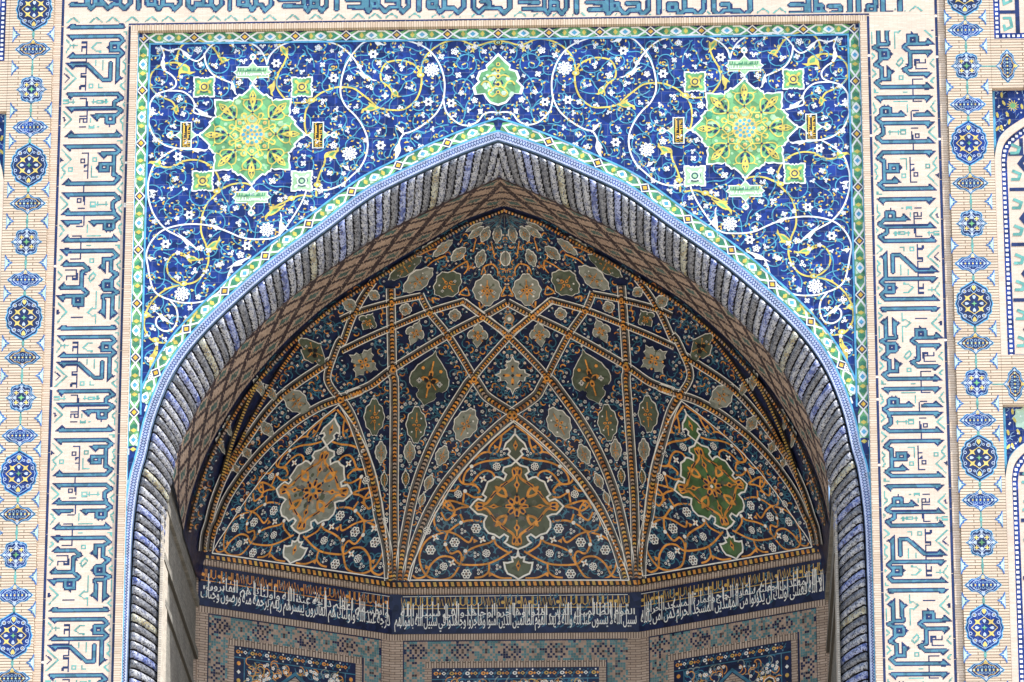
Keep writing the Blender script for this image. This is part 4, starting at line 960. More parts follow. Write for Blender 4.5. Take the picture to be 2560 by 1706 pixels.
# ------------------------------------------------------------------ twisted rope moulding round the arch
def rope(side):
    nm = 'left' if side < 0 else 'right'
    t = thing('rope_moulding', f'glazed twisted rope moulding up the {nm} half of the arch, blue, white and yellow ridges', 'rope moulding', (side * 7.4, .4, GZ))
    o_ = np.array([(x, .14, z) for x, z in offset(OUT, -.03)]); i_ = np.array([(x, .75, z) for x, z in IN])
    o_[0, 0] = 0; i_[0, 0] = 0
    NS = 640
    zc = 25.9
    oc, ic = resample(o_[o_[:, 2] > zc], NS), resample(i_[i_[:, 2] > zc], NS)
    oc = np.r_[oc, [[-7.67, .14, GZ]]]; ic = np.r_[ic, [[-7.08, .75, GZ]]]
    dd = np.r_[0, np.cumsum(np.linalg.norm(np.diff((oc + ic) / 2, axis=0), axis=1))]
    # finer sampling along the length
    zf = float(np.interp(28.3, (oc[::-1, 2]), dd[::-1])); ss = np.r_[np.arange(0, zf, .0145), np.arange(zf, dd[-1], .06)]
    NT = 13
    O = np.stack([np.interp(ss, dd, oc[:, k]) for k in range(3)], 1); I = np.stack([np.interp(ss, dd, ic[:, k]) for k in range(3)], 1)
    mid = (O + I) / 2
    tang = np.gradient(mid, axis=0); tang /= np.linalg.norm(tang, axis=1)[:, None]
    a = (I - O) / 2; b = np.cross(a, tang); b /= np.linalg.norm(b, axis=1)[:, None]
    inward = np.stack([-O[:, 0], -np.ones(len(O)) * 3, np.zeros(len(O))], 1)
    toward = np.stack([np.maximum(.3, -O[:, 0]) * 0 + .6, -np.ones(len(O)), -np.zeros(len(O)) - .1], 1)
    sg = np.sign((b * toward).sum(1)); b *= sg[:, None]
    P = .195; TW = (.40 - .35 * np.minimum(ss / 15, 1))[:, None]
    th = np.linspace(0, math.pi, NT)
    q = ss[:, None] / P - TW / P * (th[None, :] / math.pi)
    ca, sa = np.cos(th), np.sin(th)
    fr_ = q - np.round(q)
    ridge = .078 * np.sqrt(np.maximum(0, 1 - (2 * fr_) ** 2)) * np.minimum(1, (sa * 2.2))[None, :] ** .6
    ah = a / np.linalg.norm(a, axis=1)[:, None]
    nrm_ = b[:, None, :] * (.45 + sa)[None, :, None] - ah[:, None, :] * (ca * .5)[None, :, None]
    nrm_ /= np.linalg.norm(nrm_, axis=2)[:, :, None]
    V = mid[:, None, :] - a[:, None, :] * (ca * .98)[None, :, None] + b[:, None, :] * (.10 * sa)[None, :, None] + nrm_ * ridge[:, :, None]
    V[:, :, 0] = np.minimum(V[:, :, 0], 0); V[:, :, 0] *= -side
    n = len(ss)
    me = bpy.data.meshes.new('rope_body')
    base = Vector(t.location)
    verts = (V.reshape(-1, 3) - np.array(base))
    faces = [[r * NT + k, r * NT + k + 1, (r + 1) * NT + k + 1, (r + 1) * NT + k] for r in range(n - 1) for k in range(NT - 1)]
    me.from_pydata(verts.tolist(), [], faces)
    seq = [0, 3, 0, 1, 0, 3, 0, 2, 3, 0, 0, 1, 3, 0, 1, 0]
    for m in ('rope_white', 'rope_blue', 'rope_yellow', 'rope_grey', 'rope_groove_shade'): me.materials.append(MATS[m])
    mi = np.array([[seq[int(round((q[r, k] + q[r, k + 1] + q[r + 1, k]) / 3)) % 16] for k in range(NT - 1)] for r in range(n - 1)])
    fq = (q[:-1, :-1] + q[1:, 1:]) / 2; mi[np.abs(fq - np.round(fq)) > .40] = 4; mi[:, -1] = 4  # grooves and inner edge dark: shade painted between the ridges
    me.polygons.foreach_set('material_index', mi.ravel()); me.polygons.foreach_set('use_smooth', np.ones(len(faces), bool)); me.update()
    o = bpy.data.objects.new('rope_body', me); C.objects.link(o); o.parent = t
    # the dark backing in the groove behind it
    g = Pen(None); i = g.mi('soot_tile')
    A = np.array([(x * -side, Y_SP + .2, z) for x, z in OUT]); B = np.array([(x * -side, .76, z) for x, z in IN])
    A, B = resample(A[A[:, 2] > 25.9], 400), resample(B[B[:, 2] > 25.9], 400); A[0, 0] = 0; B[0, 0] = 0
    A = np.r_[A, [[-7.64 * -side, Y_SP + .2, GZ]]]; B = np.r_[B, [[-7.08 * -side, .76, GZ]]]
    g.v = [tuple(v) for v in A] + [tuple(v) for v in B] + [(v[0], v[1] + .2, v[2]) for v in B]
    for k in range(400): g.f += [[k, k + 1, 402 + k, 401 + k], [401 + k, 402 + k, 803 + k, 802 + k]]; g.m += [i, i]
    g.build('backing', t)
rope(-1); rope(1)

# ------------------------------------------------------------------ soffit of the arch: brick diamonds
def soffit(side):
    nm = 'left' if side < 0 else 'right'
    t = thing('arch_soffit', f'brick underside of the arch on the {nm}, patterned with dark and teal diamonds', 'soffit', (side * 7, 2, 33))
    NU, NV = 620, 34
    I3 = np.array([(x, .72, z) for x, z in IN if z > END[-1, 2] - .05]); A = resample(I3, NU + 1); B = resample(END, NU + 1)
    A[0, 0] = 0; B[0, 0] = 0
    L = np.linalg.norm(np.diff((A + B) / 2, axis=0), axis=1).sum(); du = L / NU
    p = Pen(None); names = ['terracotta', 'soot_tile', 'dull_teal', 'vault_brick', 'ochre', 'vault_black']; ids = [p.mi(m) for m in names]
    p.v = [tuple(A[i] * (1 - v / NV) + B[i] * v / NV) for i in range(NU + 1) for v in range(NV + 1)]
    p.v = [(x * -side, y, z) for x, y, z in p.v]
    for i in range(NU):
        dep = np.linalg.norm(B[i] - A[i])
        for v in range(NV):
            y = v / NV * 34; u = i * du / .05
            if v < 1 or v >= NV - 2: k = 3
            else:
                row = int(y // 11); yy = y % 11
                uu = (i * du / .034 + (row % 2) * 12 + yy * 1.0) % 24
                d = abs(uu - 12) / 12 + abs(yy - 5) / 5.5
                k = 2 if d < .44 else 0 if d < .76 else 1 if d < 1.3 else 0
                if random.random() < .08: k = random.choice((0, 1, 3, 3))
            a = i * (NV + 1) + v
            p.f.append([a, a + 1, a + NV + 2, a + NV + 1]); p.m.append(ids[k])
    p.build('diamond_brickwork', t)
    rt_ = Pen(None); i = rt_.mi('vault_brick'); n = len(B)
    rt_.v = [(x * -side, y, z) for x, y, z in B] + [(x * -side, y + .35, z + .03) for x, y, z in B]
    for k in range(n - 1): rt_.f.append([k, k + 1, n + k + 1, n + k]); rt_.m.append(i)
    rt_.build('inner_return', t)
soffit(-1); soffit(1)

# ------------------------------------------------------------------ walls of the recess
XJ, YJ, XB, YB = 7.05, 8.3, 2.83, 10.8       # plan: jamb, corner, back wall
ZL = 34.0                                     # underside of the brick ledge
PL = {'jamb': (Vector((-XJ, 0, 0)), Vector((1, 0, 0))), 'side': (Vector((-XJ, YJ, 0)), Vector((YB - YJ, -(XJ - XB), 0)).normalized()), 'back': (Vector((0, YB, 0)), Vector((0, -1, 0)))}
LS = math.hypot(XJ - XB, YB - YJ)
def wall_at(kind):
    """wall coordinates: u metres along the wall from its left end seen from inside, z height"""
    def at(u, v, h, side):
        if kind == 'back': return (-XB + u if side > 0 else XB - u, YB - h, v)
        if kind == 'left': 
            d = Vector((XJ - XB, YB - YJ, 0)).normalized(); n = Vector((d.y, -d.x, 0)); q = Vector((-XJ, YJ, 0)) + d * u + n * h; return (q.x, q.y, v)
        if kind == 'right':
            d = Vector((XJ - XB, -(YB - YJ), 0)).normalized(); n = Vector((d.y, -d.x, 0)); q = Vector((XB, YB, 0)) + d * u + n * h; return (q.x, q.y, v)
    return at
def wall_px(kind):
    """a photo point on that wall (left and back only) -> (u, z)"""
    p0, n = PL['side' if kind == 'left' else 'back']
    def f(x, y):
        q = onplane(x, y, p0, n)
        return (((q - Vector((-XJ, YJ, q.z))).length, q.z) if kind == 'left' else (q.x + XB, q.z))
    return f
# ---- Arabic lettering
def forms():
    base, cp = {}, 0xFE80
    for ch, n in zip('ءآأؤإئابةتثجحخدذرزسشصضطظعغفقكلمنهوىي', (1, 2, 2, 2, 2, 4, 2, 4, 2, 4, 4, 4, 4, 4, 2, 2, 2, 2, 4, 4, 4, 4, 4, 4, 4, 4, 4, 4, 4, 4, 4, 4, 4, 2, 2, 4)):
        base[ch] = (cp, n); cp += n
    return base
FORMS = forms(); LA = {'آ': 0xFEF5, 'أ': 0xFEF7, 'إ': 0xFEF9, 'ا': 0xFEFB}
def shape(text):
    out = []; prev = False; i = 0
    while i < len(text):
        ch = text[i]
        if ch not in FORMS: out.append(ch); prev = False; i += 1; continue
        if ch == 'ل' and i + 1 < len(text) and text[i + 1] in LA: out.append(chr(LA[text[i + 1]] + (1 if prev else 0))); prev = False; i += 2; continue
        cp, n = FORMS[ch]; nxt = i + 1 < len(text) and text[i + 1] in FORMS and FORMS[text[i + 1]][1] > 1 and n == 4
        k = (3 if nxt else 1) if prev and n > 1 else (2 if nxt else 0)
        out.append(chr(cp + k)); prev = n == 4 and nxt; i += 1
    return ''.join(out[::-1])
def text_shapes(s):
    c = bpy.data.curves.new('lettering', 'FONT'); c.body = shape(s); c.resolution_u = 3; c.space_word = .55
    o = bpy.data.objects.new('lettering', c); C.objects.link(o)
    me = o.evaluated_get(bpy.context.evaluated_depsgraph_get()).to_mesh()
    v = [(q.co.x, q.co.y) for q in me.vertices]; f = [list(q.vertices) for q in me.polygons]
    bpy.data.objects.remove(o); bpy.data.curves.remove(c)
    return v, f
def lay_text(pen, s, u0, u1, zb, hgt, mat, layer, bold=.004):
    v, f = text_shapes(s)
    if not f: return
    x0, x1 = min(q[0] for q in v), max(q[0] for q in v); k = (u1 - u0) / (x1 - x0)
    def Z(y): return zb + (y * hgt * .8 if y < .3 else .3 * .8 * hgt + (y - .3) * hgt * 2.1)
    for d in ((0, 0), (bold, 0)):
        pen.mesh([(u0 + (a - x0) * k + d[0], Z(b) + d[1]) for a, b in v], f, mat, layer)
TEXTS = {'back': ('القوم الظالمين الذين امنوا وهاجروا وجاهدوا في سبيل الله', 'سبيل الله لا يستون عند الله والله لا يهد القوم الظالمين الذين امنوا وهاجروا وجاهدوا في سبيل الله باموالهم'),
 'left': ('وانفسهم اعظم درجة عند الله واولئك هم الفائزون', 'درجة عند الله واولئك هم الفائزون يبشرهم ربهم برحمة منه ورضون وجنات'),
 'right': ('من المهتدين اجعلتم سقاية الحاج وعمارة المسجد الحرام', 'الا الله فعسى اولئك ان يكونوا من المهتدين المسجد الحرام كمن امن بالله')}
def recess_wall(kind):
    nm = {'left': 'left slanting', 'back': 'back', 'right': 'right slanting'}[kind]
    W = 2 * XB if kind == 'back' else LS
    at = wall_at(kind); dmat = 'vault_soldier'
    org = at(W / 2, GZ, 0, 1)
    t = thing('recess_wall', f'{nm} wall of the arched recess, brick frames around tile borders', 'wall', org)
    P_ = lambda h=.0: Pen(at, h=h)
    # base wall, split so that frames stand proud of it
    p = P_(0); p.rect(-.3, GZ, W + .3, ZL + .5, 'vault_brick'); p.build('brick_wall', t)
    zt_ = 33.06                                # underside of the inscription
    # frames
    f = P_(.05); 
    for a, b in ((zt_ - .15, zt_ - .01),): f.rect(.0, a, W, b, 'vault_soldier')
    f.rect(.0, GZ, .26, zt_ - .153, 'vault_brick'); f.rect(W - .26, GZ, W, zt_ - .153, 'vault_brick'); f.build('outer_brick_frame', t)
    # lattice border of glazed brick
    z1 = zt_ - .156; x0, x1 = .26, W - .26; bw = .50
    b = P_(.02); b.rect(x0, z1 - bw, x1, z1, 'terracotta'); b.rect(x0, 24, x0 + bw, z1 - bw, 'terracotta'); b.rect(x1 - bw, 24, x1, z1 - bw, 'terracotta')
    for r in ((x0, z1 - .05, x1, z1), (x0, 24, x0 + .05, z1), (x1 - .05, 24, x1, z1), (x0 + bw - .05, z1 - bw, x1 - bw + .05, z1 - bw + .05), (x0 + bw - .05, 24, x0 + bw, z1 - bw), (x1 - bw, 24, x1 - bw + .05, z1 - bw)): b.rect(*r, 'vault_navy', 1)
    rg = random.Random(len(kind)); cell = .0595
    nx, nz = int((x1 - x0) / cell), int((z1 - 27.5) / cell)
    for i in range(nx):
        for j in range(nz):
            u, z = x0 + .03 + i * cell, z1 - .03 - j * cell
            inb = z > z1 - bw + .045 or u < x0 + bw - .045 or u > x1 - bw + .03
            if not inb or z < 30.6: continue
            top = z > z1 - bw + .05
            s_ = (i if top else j); c_ = (j if top else i if u < W / 2 else nx - 1 - i); big = (s_ // 9) % 2
            a1, a2 = s_ % 9 - 4, c_ - 3.5
            a2 = int(a2 + .5) if a2 > 0 else int(a2 - .5)
            d = abs(a1) + abs(a2); x_ = (abs(a1), abs(a2))
            if big == 0: col = 'vault_navy' if x_ in ((2, 1), (1, 2), (3, 2), (2, 3), (4, 1), (0, 3), (3, 0)) else 'soot_tile' if d == 1 and a1 == 0 else 'border_tan' if rg.random() < .75 else 'border_teal'
            else: col = 'border_teal' if x_ in ((1, 1), (2, 2), (3, 1), (1, 3), (3, 3), (4, 2), (0, 4), (4, 4)) else 'soot_tile' if x_ == (0, 1) else 'border_tan' if d < 4 or rg.random() < .45 else 'border_teal'
            if rg.random() < .16: col = rg.choice(('border_teal', 'border_tan', 'vault_grey', 'terracotta', 'vault_navy'))
            if col: b.mesh([(u, z), (u + cell * .92, z), (u + cell * .92, z - cell * .92), (u, z - cell * .92)], [[0, 1, 2, 3]], col, 2)
    b.build('lattice_border', t)
    f = P_(.06); xi0, xi1, zi = x0 + bw, x1 - bw, z1 - bw
    f.rect(xi0, zi - .16, xi1, zi - .001, 'vault_soldier'); f.rect(xi0, 24, xi0 + .16, zi - .163, 'vault_brick'); f.rect(xi1 - .16, 24, xi1, zi - .163, 'vault_brick'); f.build('inner_brick_frame', t)
    # flowered tile panel with the point of a niche
    q = P_(.03); a0, a1, az = xi0 + .16, xi1 - .16, zi - .16
    q.rect(a0, 24, a1, az, 'vault_navy')
    for r in ((a0, az - .28, a1, az - .255), (a0 + .25, 24, a0 + .275, az - .28), (a1 - .275, 24, a1 - .25, az - .28)): q.rect(*r, 'vault_teal', 1)
    x = a0 + .10; k = 0
    while x < a1 - .1:
        m = ('ochre', 'vault_white', 'straw')[k % 3]; q.disc(x, az - .13, .055, m, 2, 4 if k % 2 else 8, ry=.045); q.disc(x, az - .13, .022, 'vault_navy', 4, 5); q.disc(x + .09, az - .13, .035, 'vault_teal' if k % 2 else 'ochre', 2, 4)
        for dz in (.05, .21): q.disc(x + .045, az - dz, .022, ('vault_white', 'vault_teal')[k % 2], 3, 5)
        q.line([(x - .05, az - .05), (x + .045, az - .21), (x + .13, az - .05)], .012, 'vault_teal', 1); x += .18; k += 1
    z = az - .4; k = 0
    while z > 28.3:
        for xx in (a0 + .12, a1 - .12): q.disc(xx, z, .05, ('ochre', 'vault_white', 'straw')[k % 3], 2, 4 if k % 2 else 8)
        z -= .2; k += 1
    ctr = (a0 + a1) / 2; wi = (a1 - a0) / 2 - .28
    nzp = az - (.62 if kind != 'back' else 1.2)
    niche_edge = lambda x: nzp - abs(x - ctr) * .78
    for i in range(int((800 if kind == 'back' else 520) * wi)):
        x = rg.uniform(a0 + .33, a1 - .33); z = az - .34 - rg.random() ** 1.3 * 2.2
        if z < niche_edge(x) + .3 and kind != 'back': continue
        r = rg.random()
        if r < .2: 
            for e in range(5): q.disc(x + .027 * math.cos(e * 1.256), z + .027 * math.sin(e * 1.256), .017, 'vault_white', 2, 6)
            q.disc(x, z, .014, 'ochre', 3, 5)
        elif r < .27: q.disc(x, z, .026, 'vault_white', 2, 6); 
        elif r < .62:
            a = rg.random() * 6; q.line([(x + .13 * math.cos(a + c * .7) * (1 - c * .1), z + .13 * math.sin(a + c * .7) * (1 - c * .1)) for c in range(6)], .022, 'ochre' if r < .42 else 'sage' if r < .54 else 'straw', 1, n=2)
        else: a = rg.random() * 6; q.line([(x + .09 * math.cos(a + c * .7), z + .09 * math.sin(a + c * .7)) for c in range(5)], .022, 'vault_teal', 1, n=2)
    if kind != 'back':
        for e in (-1, 1): 
            x = ctr + e * (wi - .3); z = az - .95
            for r_, m, l in ((.23, 'ochre', 4), (.19, 'vault_white', 5), (.165, 'vault_black', 6), (.1, 'straw', 7), (.05, 'vault_black', 8)): q.disc(x, z, r_ * .85, m, l, 8, ry=r_)
    else:
        for x in (ctr - 1.0, ctr, ctr + 1.0):
            pts = [(x - .5, az - 1.3), (x - .45, az - .9), (x - .25, az - .75), (x, az - .38), (x + .25, az - .75), (x + .45, az - .9), (x + .5, az - 1.3)]
            q.poly([(u, z) for u, z in pts], 'moss' if x != ctr else 'vault_teal', 4); q.line(pts, .035, 'straw' if x != ctr else 'vault_white', 5, n=3)
            q.disc(x, az - .72, .09, 'ochre', 6, 8); q.disc(x, az - .95, .12, 'ochre', 6, 8); q.disc(x, az - .95, .06, 'vault_navy', 7, 6)
            for e in range(6): a = e * 1.05; q.disc(x + .26 * math.cos(a), az - 1.02 + .26 * math.sin(a), .05, ('vault_white', 'straw')[e % 2], 6, 6)
    q.build('flowered_panel', t)
    if kind != 'back':
        n = Pen(at, h=.07)
        n.line([(ctr - wi, niche_edge(ctr - wi)), (ctr, nzp), (ctr + wi, niche_edge(ctr + wi))], .13, 'vault_brick'); n.line([(ctr - wi, niche_edge(ctr - wi) + .13), (ctr, nzp + .16), (ctr + wi, niche_edge(ctr + wi) + .13)], .07, 'vault_teal', 1)
        i = n.mi('vault_brick'); n.poly([(ctr - wi, niche_edge(ctr - wi) - .08), (ctr, nzp - .08), (ctr + wi, niche_edge(ctr + wi) - .08), (ctr + wi, 24), (ctr - wi, 24)], 'vault_grey', 0)
        n.build('niche_head', t)
    # inscription band: a thing of its own
    s = thing('inscription_band', f'navy band of white cursive lettering under gold script on the {nm} wall', 'inscription', at(W / 2, zt_, 0, 1))
    p = P_(.045); p.rect(0, zt_, W, ZL - .02, 'vault_navy'); 
    for i in range(int(W * 26)): p.line([(u := rg.uniform(.1, W - .2), z := rg.uniform(zt_ + .1, ZL - .1)), (u + .08, z + .05), (u + .05, z + .12)], .022, 'vault_teal', 1, n=2)
    p.build('navy_ground', s)
    p = P_(.06); up, lo = TEXTS[kind]
    lay_text(p, lo, .06, W - .06, zt_ + .19, .44, 'vault_white', 0); lay_text(p, up, .2, W - .1, zt_ + .42, .27, 'vault_white', 1)
    k = 0
    while k < int(W * 2.2): 
        u = rg.uniform(.1, W - .1); p.line([(u, zt_ + .28 + rg.random() * .2), (u, ZL - .12 - rg.random() * .15)], .014, 'vault_white', 2, w1=.028); k += 1
    p.build('white_lettering', s)
    p = P_(.055); u = .06; zg0, zg1 = ZL - .34, ZL - .07
    p.line([(.05, zg0), (W - .05, zg0)], .02, 'straw' if kind != 'left' else 'ochre', 0); p.line([(.05, ZL - .05), (W - .05, ZL - .05)], .014, 'vault_white', 0)
    while u < W - .1:
        r = rg.random(); m = 'straw' if kind != 'left' else 'ochre'
        if r < .45: p.line([(u, zg1), (u, zg0 + .1), (u + .05, zg0 + .06), (u + .1, zg0 + .1), (u + .1, zg1)], .02, m, 1)
        elif r < .8: p.line([(u, zg1), (u + .03, zg0 + .05), (u + .08, zg1 - .04), (u + .11, zg0 + .06)], .02, m, 2)
        else: p.disc(u + .05, (zg0 + zg1) / 2, .045, m, 1, 6); p.line([(u + .1, zg1), (u + .1, zg0)], .02, m, 2)
        u += rg.uniform(.11, .15)
    p.build('gold_script', s)
    # projecting brick ledge with its checker fillet
    l = thing('brick_ledge', f'projecting brick ledge above the lettering on the {nm} wall', 'ledge', at(W / 2, ZL, 0, 1))
    p = P_(.0); A = [at(u, z, h, 1) for h, z in ((.0, ZL - .001), (.07, ZL + .015), (.07, ZL + .14), (.03, ZL + .16)) for u in (0, W)]
    i = p.mi('vault_soldier'); p.v = [tuple(v) for v in A]
    for k in range(3): p.f.append([2 * k, 2 * k + 1, 2 * k + 3, 2 * k + 2]); p.m.append(i)
    p.build('brick_course', l)
    p = Pen(at, h=.05, flat=1); p.rect(0, ZL + .158, W, ZL + .34, 'vault_navy'); p.rect(0, ZL + .158, W, ZL + .285, 'vault_black', 1); u = .02; k = 0
    while u < W - .07: p.mesh([(u, ZL + .17), (u + .07, ZL + .17), (u + .045, ZL + .275), (u - .025 if k else u, ZL + .275)], [[0, 1, 2, 3]], ('ochre', 'straw', 'ochre')[k % 3], 2); u += .135; k += 1
    p.build('checker_fillet', l)
for k in ('left', 'back', 'right'): recess_wall(k)
# jamb walls
def jamb(side):
    nm = 'left' if side < 0 else 'right'
    t = thing('jamb_wall', f'plain weathered {nm} jamb wall of the recess with raised brick courses', 'wall', (side * XJ, 4, GZ))
    X = lambda h: side * (XJ + .035 - h)
    p = Pen(lambda u, v, h, s: (X(h), u, v), h=0); p.rect(.45, GZ, YJ + .6, 34.6, 'jamb_brick'); p.build('wall_face', t)
    def course(nm_, y0, y1, z0, z1, d, mat='jamb_brick'):
        q = Pen(None); a, b = sorted((X(0), X(d))); box(q, a, b, y0, y1, z0, z1, mat); q.build(nm_, t)
    course('string_course', .76, YJ, 33.02, 33.2, .07, 'jamb_brick'); course('string_course', .76, YJ, 31.8, 31.97, .07, 'jamb_brick'); course('string_course', 1.2, YJ - .6, 30.95, 31.1, .06, 'jamb_brick')
    course('edge_pilaster', .55, 1.6, GZ, 33.0, .05, 'painted_sun_brick'); course('edge_pilaster', YJ - .35, YJ, GZ, 31.7, .05, 'vault_brick')  # front strip pale: sunlight on the jamb put into its colour
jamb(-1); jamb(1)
# ------------------------------------------------------------------ the half dome
ax_y = lambda y: np.interp(y, [514, 797, 935, 1033, 1266, 1444, 1490], [3.57, 6.15, 7.6, 8.75, 10.35, 10.78, 10.8])
AXP = []
for px, py in [(1260, 514), (1265, 620), (1269, 700), (1273.5, 797), (1278, 870), (1281, 935), (1286.5, 1033), (1290, 1150), (1294, 1266), (1296, 1360), (1297, 1444), (1297, 1475)]:
    yy = float(ax_y(py)); q = onplane(px, py, Vector((0, yy, 0)), YN); AXP.append((q.z, yy))
AXP.sort(); AZ = [a for a, b in AXP]; AY = [b for a, b in AXP]
EZ = END[::-1, 2]; EX = -END[::-1, 0]; EY = END[::-1, 1]
ZTOP = END[0, 2] - .02
def dome_section(z, n=49):
    xe = max(interp(z, EZ, EX), .001); ye = interp(z, EZ, EY); ya = max(interp(z, AZ, AY), ye + .001)
    w_ = min(max((37.8 - z) / (37.8 - 34.4), 0), 1)
    y0 = interp(34.0, EZ, EY); poly = np.array([(-XJ, y0), (-XJ, YJ), (-XB, YB), (XB, YB), (XJ, YJ), (XJ, y0)])
    pts = []
    for i in range(n):
        f = math.pi * (1 - i / (n - 1)); c, s_ = math.cos(f), math.sin(f)
        e = (xe * c, ye + (ya - ye) * s_)
        # ray from (0, y0) in the polygon
        d = np.array([c * XJ, s_ * (YB - y0)]); o = np.array([0, y0]); best = 1e9
        for k in range(5):
            a, b = poly[k], poly[k + 1]; m = np.array([[d[0], -(b - a)[0]], [d[1], -(b - a)[1]]]); det = np.linalg.det(m)
            if abs(det) < 1e-9: continue
            tt, uu = np.linalg.solve(m, a - o)
            if tt > 0 and -1e-6 <= uu <= 1 + 1e-6: best = min(best, tt)
        pp = o + d * best
        g_ = (pp[0] * xe / XJ, ye + (pp[1] - y0) * (ya - ye) / (YB - y0))
        pts.append((e[0] * (1 - w_) + g_[0] * w_, e[1] * (1 - w_) + g_[1] * w_))
    return pts
def build_dome_mesh():
    zs = list(np.linspace(33.62, 40.2, 46)) + [40.3, 40.4, 40.5, 40.58, 40.65, 40.7, ZTOP]
    vs = []; n = 65
    for z in zs: vs += [(x, y, z) for x, y in dome_section(z, n)]
    fs = [[r * n + k, r * n + k + 1, (r + 1) * n + k + 1, (r + 1) * n + k] for r in range(len(zs) - 1) for k in range(n - 1)]
    return vs, fs
DV, DF = build_dome_mesh()
BVH = BVHTree.FromPolygons([Vector(v) for v in DV], DF)
def dome_at(px, py, h, side):
    d = ray(px, py).normalized(); hit, nrm, idx, dist = BVH.ray_cast(CP, d)
    k = 0
    while hit is None and k < 60:              # just off the dome's edge: draw the point in
        k += 1; t = k * .008; d = ray(px + (1275 - px) * t, py + (1150 - py) * t).normalized(); hit, nrm, idx, dist = BVH.ray_cast(CP, d)
    if nrm.dot(d) > 0: nrm = -nrm
    q = hit + nrm * (h + .006)
    return (q.x * side, q.y, q.z)
dome_at.deep = 1
DOME = thing('half_dome', 'shadowed half dome over the recess, navy tile net of orange checkered ribs', 'half dome', (0, 6, 34))
p = Pen(None); p.v = DV; p.f = DF; p.m = [p.mi('vault_navy')] * len(DF)
b = len(p.v); p.v += [(-.3, 3.3, 40.79), (.3, 3.3, 40.79), (.3, 4.1, 40.70), (-.3, 4.1, 40.70)]; p.f.append([b, b + 1, b + 2, b + 3]); p.m.append(0); o = p.build('shell', DOME)
def k5(*p): return [(850 + x / 2.7035, 560 + y / 2.7035) for x, y in p]
def kB(*p): return [(850 + x / 2.7035, 1126 + y / 2.7035) for x, y in p]
def kC(*p): return [(450 + x / 3.438, 850 + y / 3.438) for x, y in p]
def kD(*p): return [(930 + x / 2.9026, 960 + y / 2.9026) for x, y in p]
def kE(*p): return [(380 + x / 3.438, 1250 + y / 3.438) for x, y in p]
def kF(*p): return [(960 + x / 3.92, 420 + y / 3.92) for x, y in p]
BOTH = (1, -1)
dp = lambda h=.0: Pen(dome_at, BOTH, h=h)
# fine filling first: teal tendrils, small white blossoms and orange curls between everything else
rd = random.Random(4)
RIBS = [kD((160, 1430), (158, 1200), (155, 900), (158, 500), (160, 0)) + k5((352, 1000), (345, 700), (338, 430)),
  kD((200, 1430), (222, 1200), (300, 800), (400, 510), (520, 270), (670, 30)) + k5((870, 1065), (905, 1030)),
  k5((905, 1030), (965, 950), (1150, 745), (1315, 600), (1440, 505)), k5((905, 1030), (735, 755), (600, 585), (540, 470)),
  kD((240, 1430), (300, 1200), (400, 950), (520, 735), (700, 515), (850, 365), (960, 268), (1035, 215)), k5((1180, 1280), (1000, 1165), (950, 1100), (905, 1030)),
  k5((1130, 525), (965, 620), (735, 740), (365, 965), (200, 1085), (40, 1150)) + kC((1560, 425), (1450, 470), (1360, 490)), k5((838, 515), (600, 588), (365, 685), (170, 770), (5, 850)), k5((838, 515), (965, 617), (1150, 745)),
  k5((545, 480), (340, 525), (110, 590), (0, 640)), kC((1360, 490), (1260, 330), (1310, 130), (1370, -10)) + k5((10, 800), (70, 640), (140, 500), (220, 380)),
  kC((1360, 500), (1200, 560), (1000, 680), (800, 840), (650, 990), (500, 1180), (380, 1370), (300, 1568)) + kE((515, 235), (480, 440)),
  kC((1375, 500), (1460, 640), (1540, 850), (1620, 1100), (1680, 1350), (1700, 1500)) + kD((95, 1150), (115, 1300), (122, 1430)),
  kC((1290, 165), (1180, 240), (1000, 360), (850, 480), (700, 650), (560, 850), (450, 1010), (350, 1200), (275, 1400), (232, 1568)) + kE((440, 300), (425, 440))]
FLAT = [(1010, 20, 880, 190, 780, 350, 680, 530, 570, 720, 480, 900, 400, 1050, 330, 1200), (640, 370, 560, 520, 480, 720, 400, 950, 340, 1150)]
THIN = [kC(*[(f[i], f[i + 1]) for i in range(0, len(f), 2)]) for f in FLAT]
RS = [catmull(r, 5) for r in RIBS]
TS = [catmull(r, 5) for r in THIN]
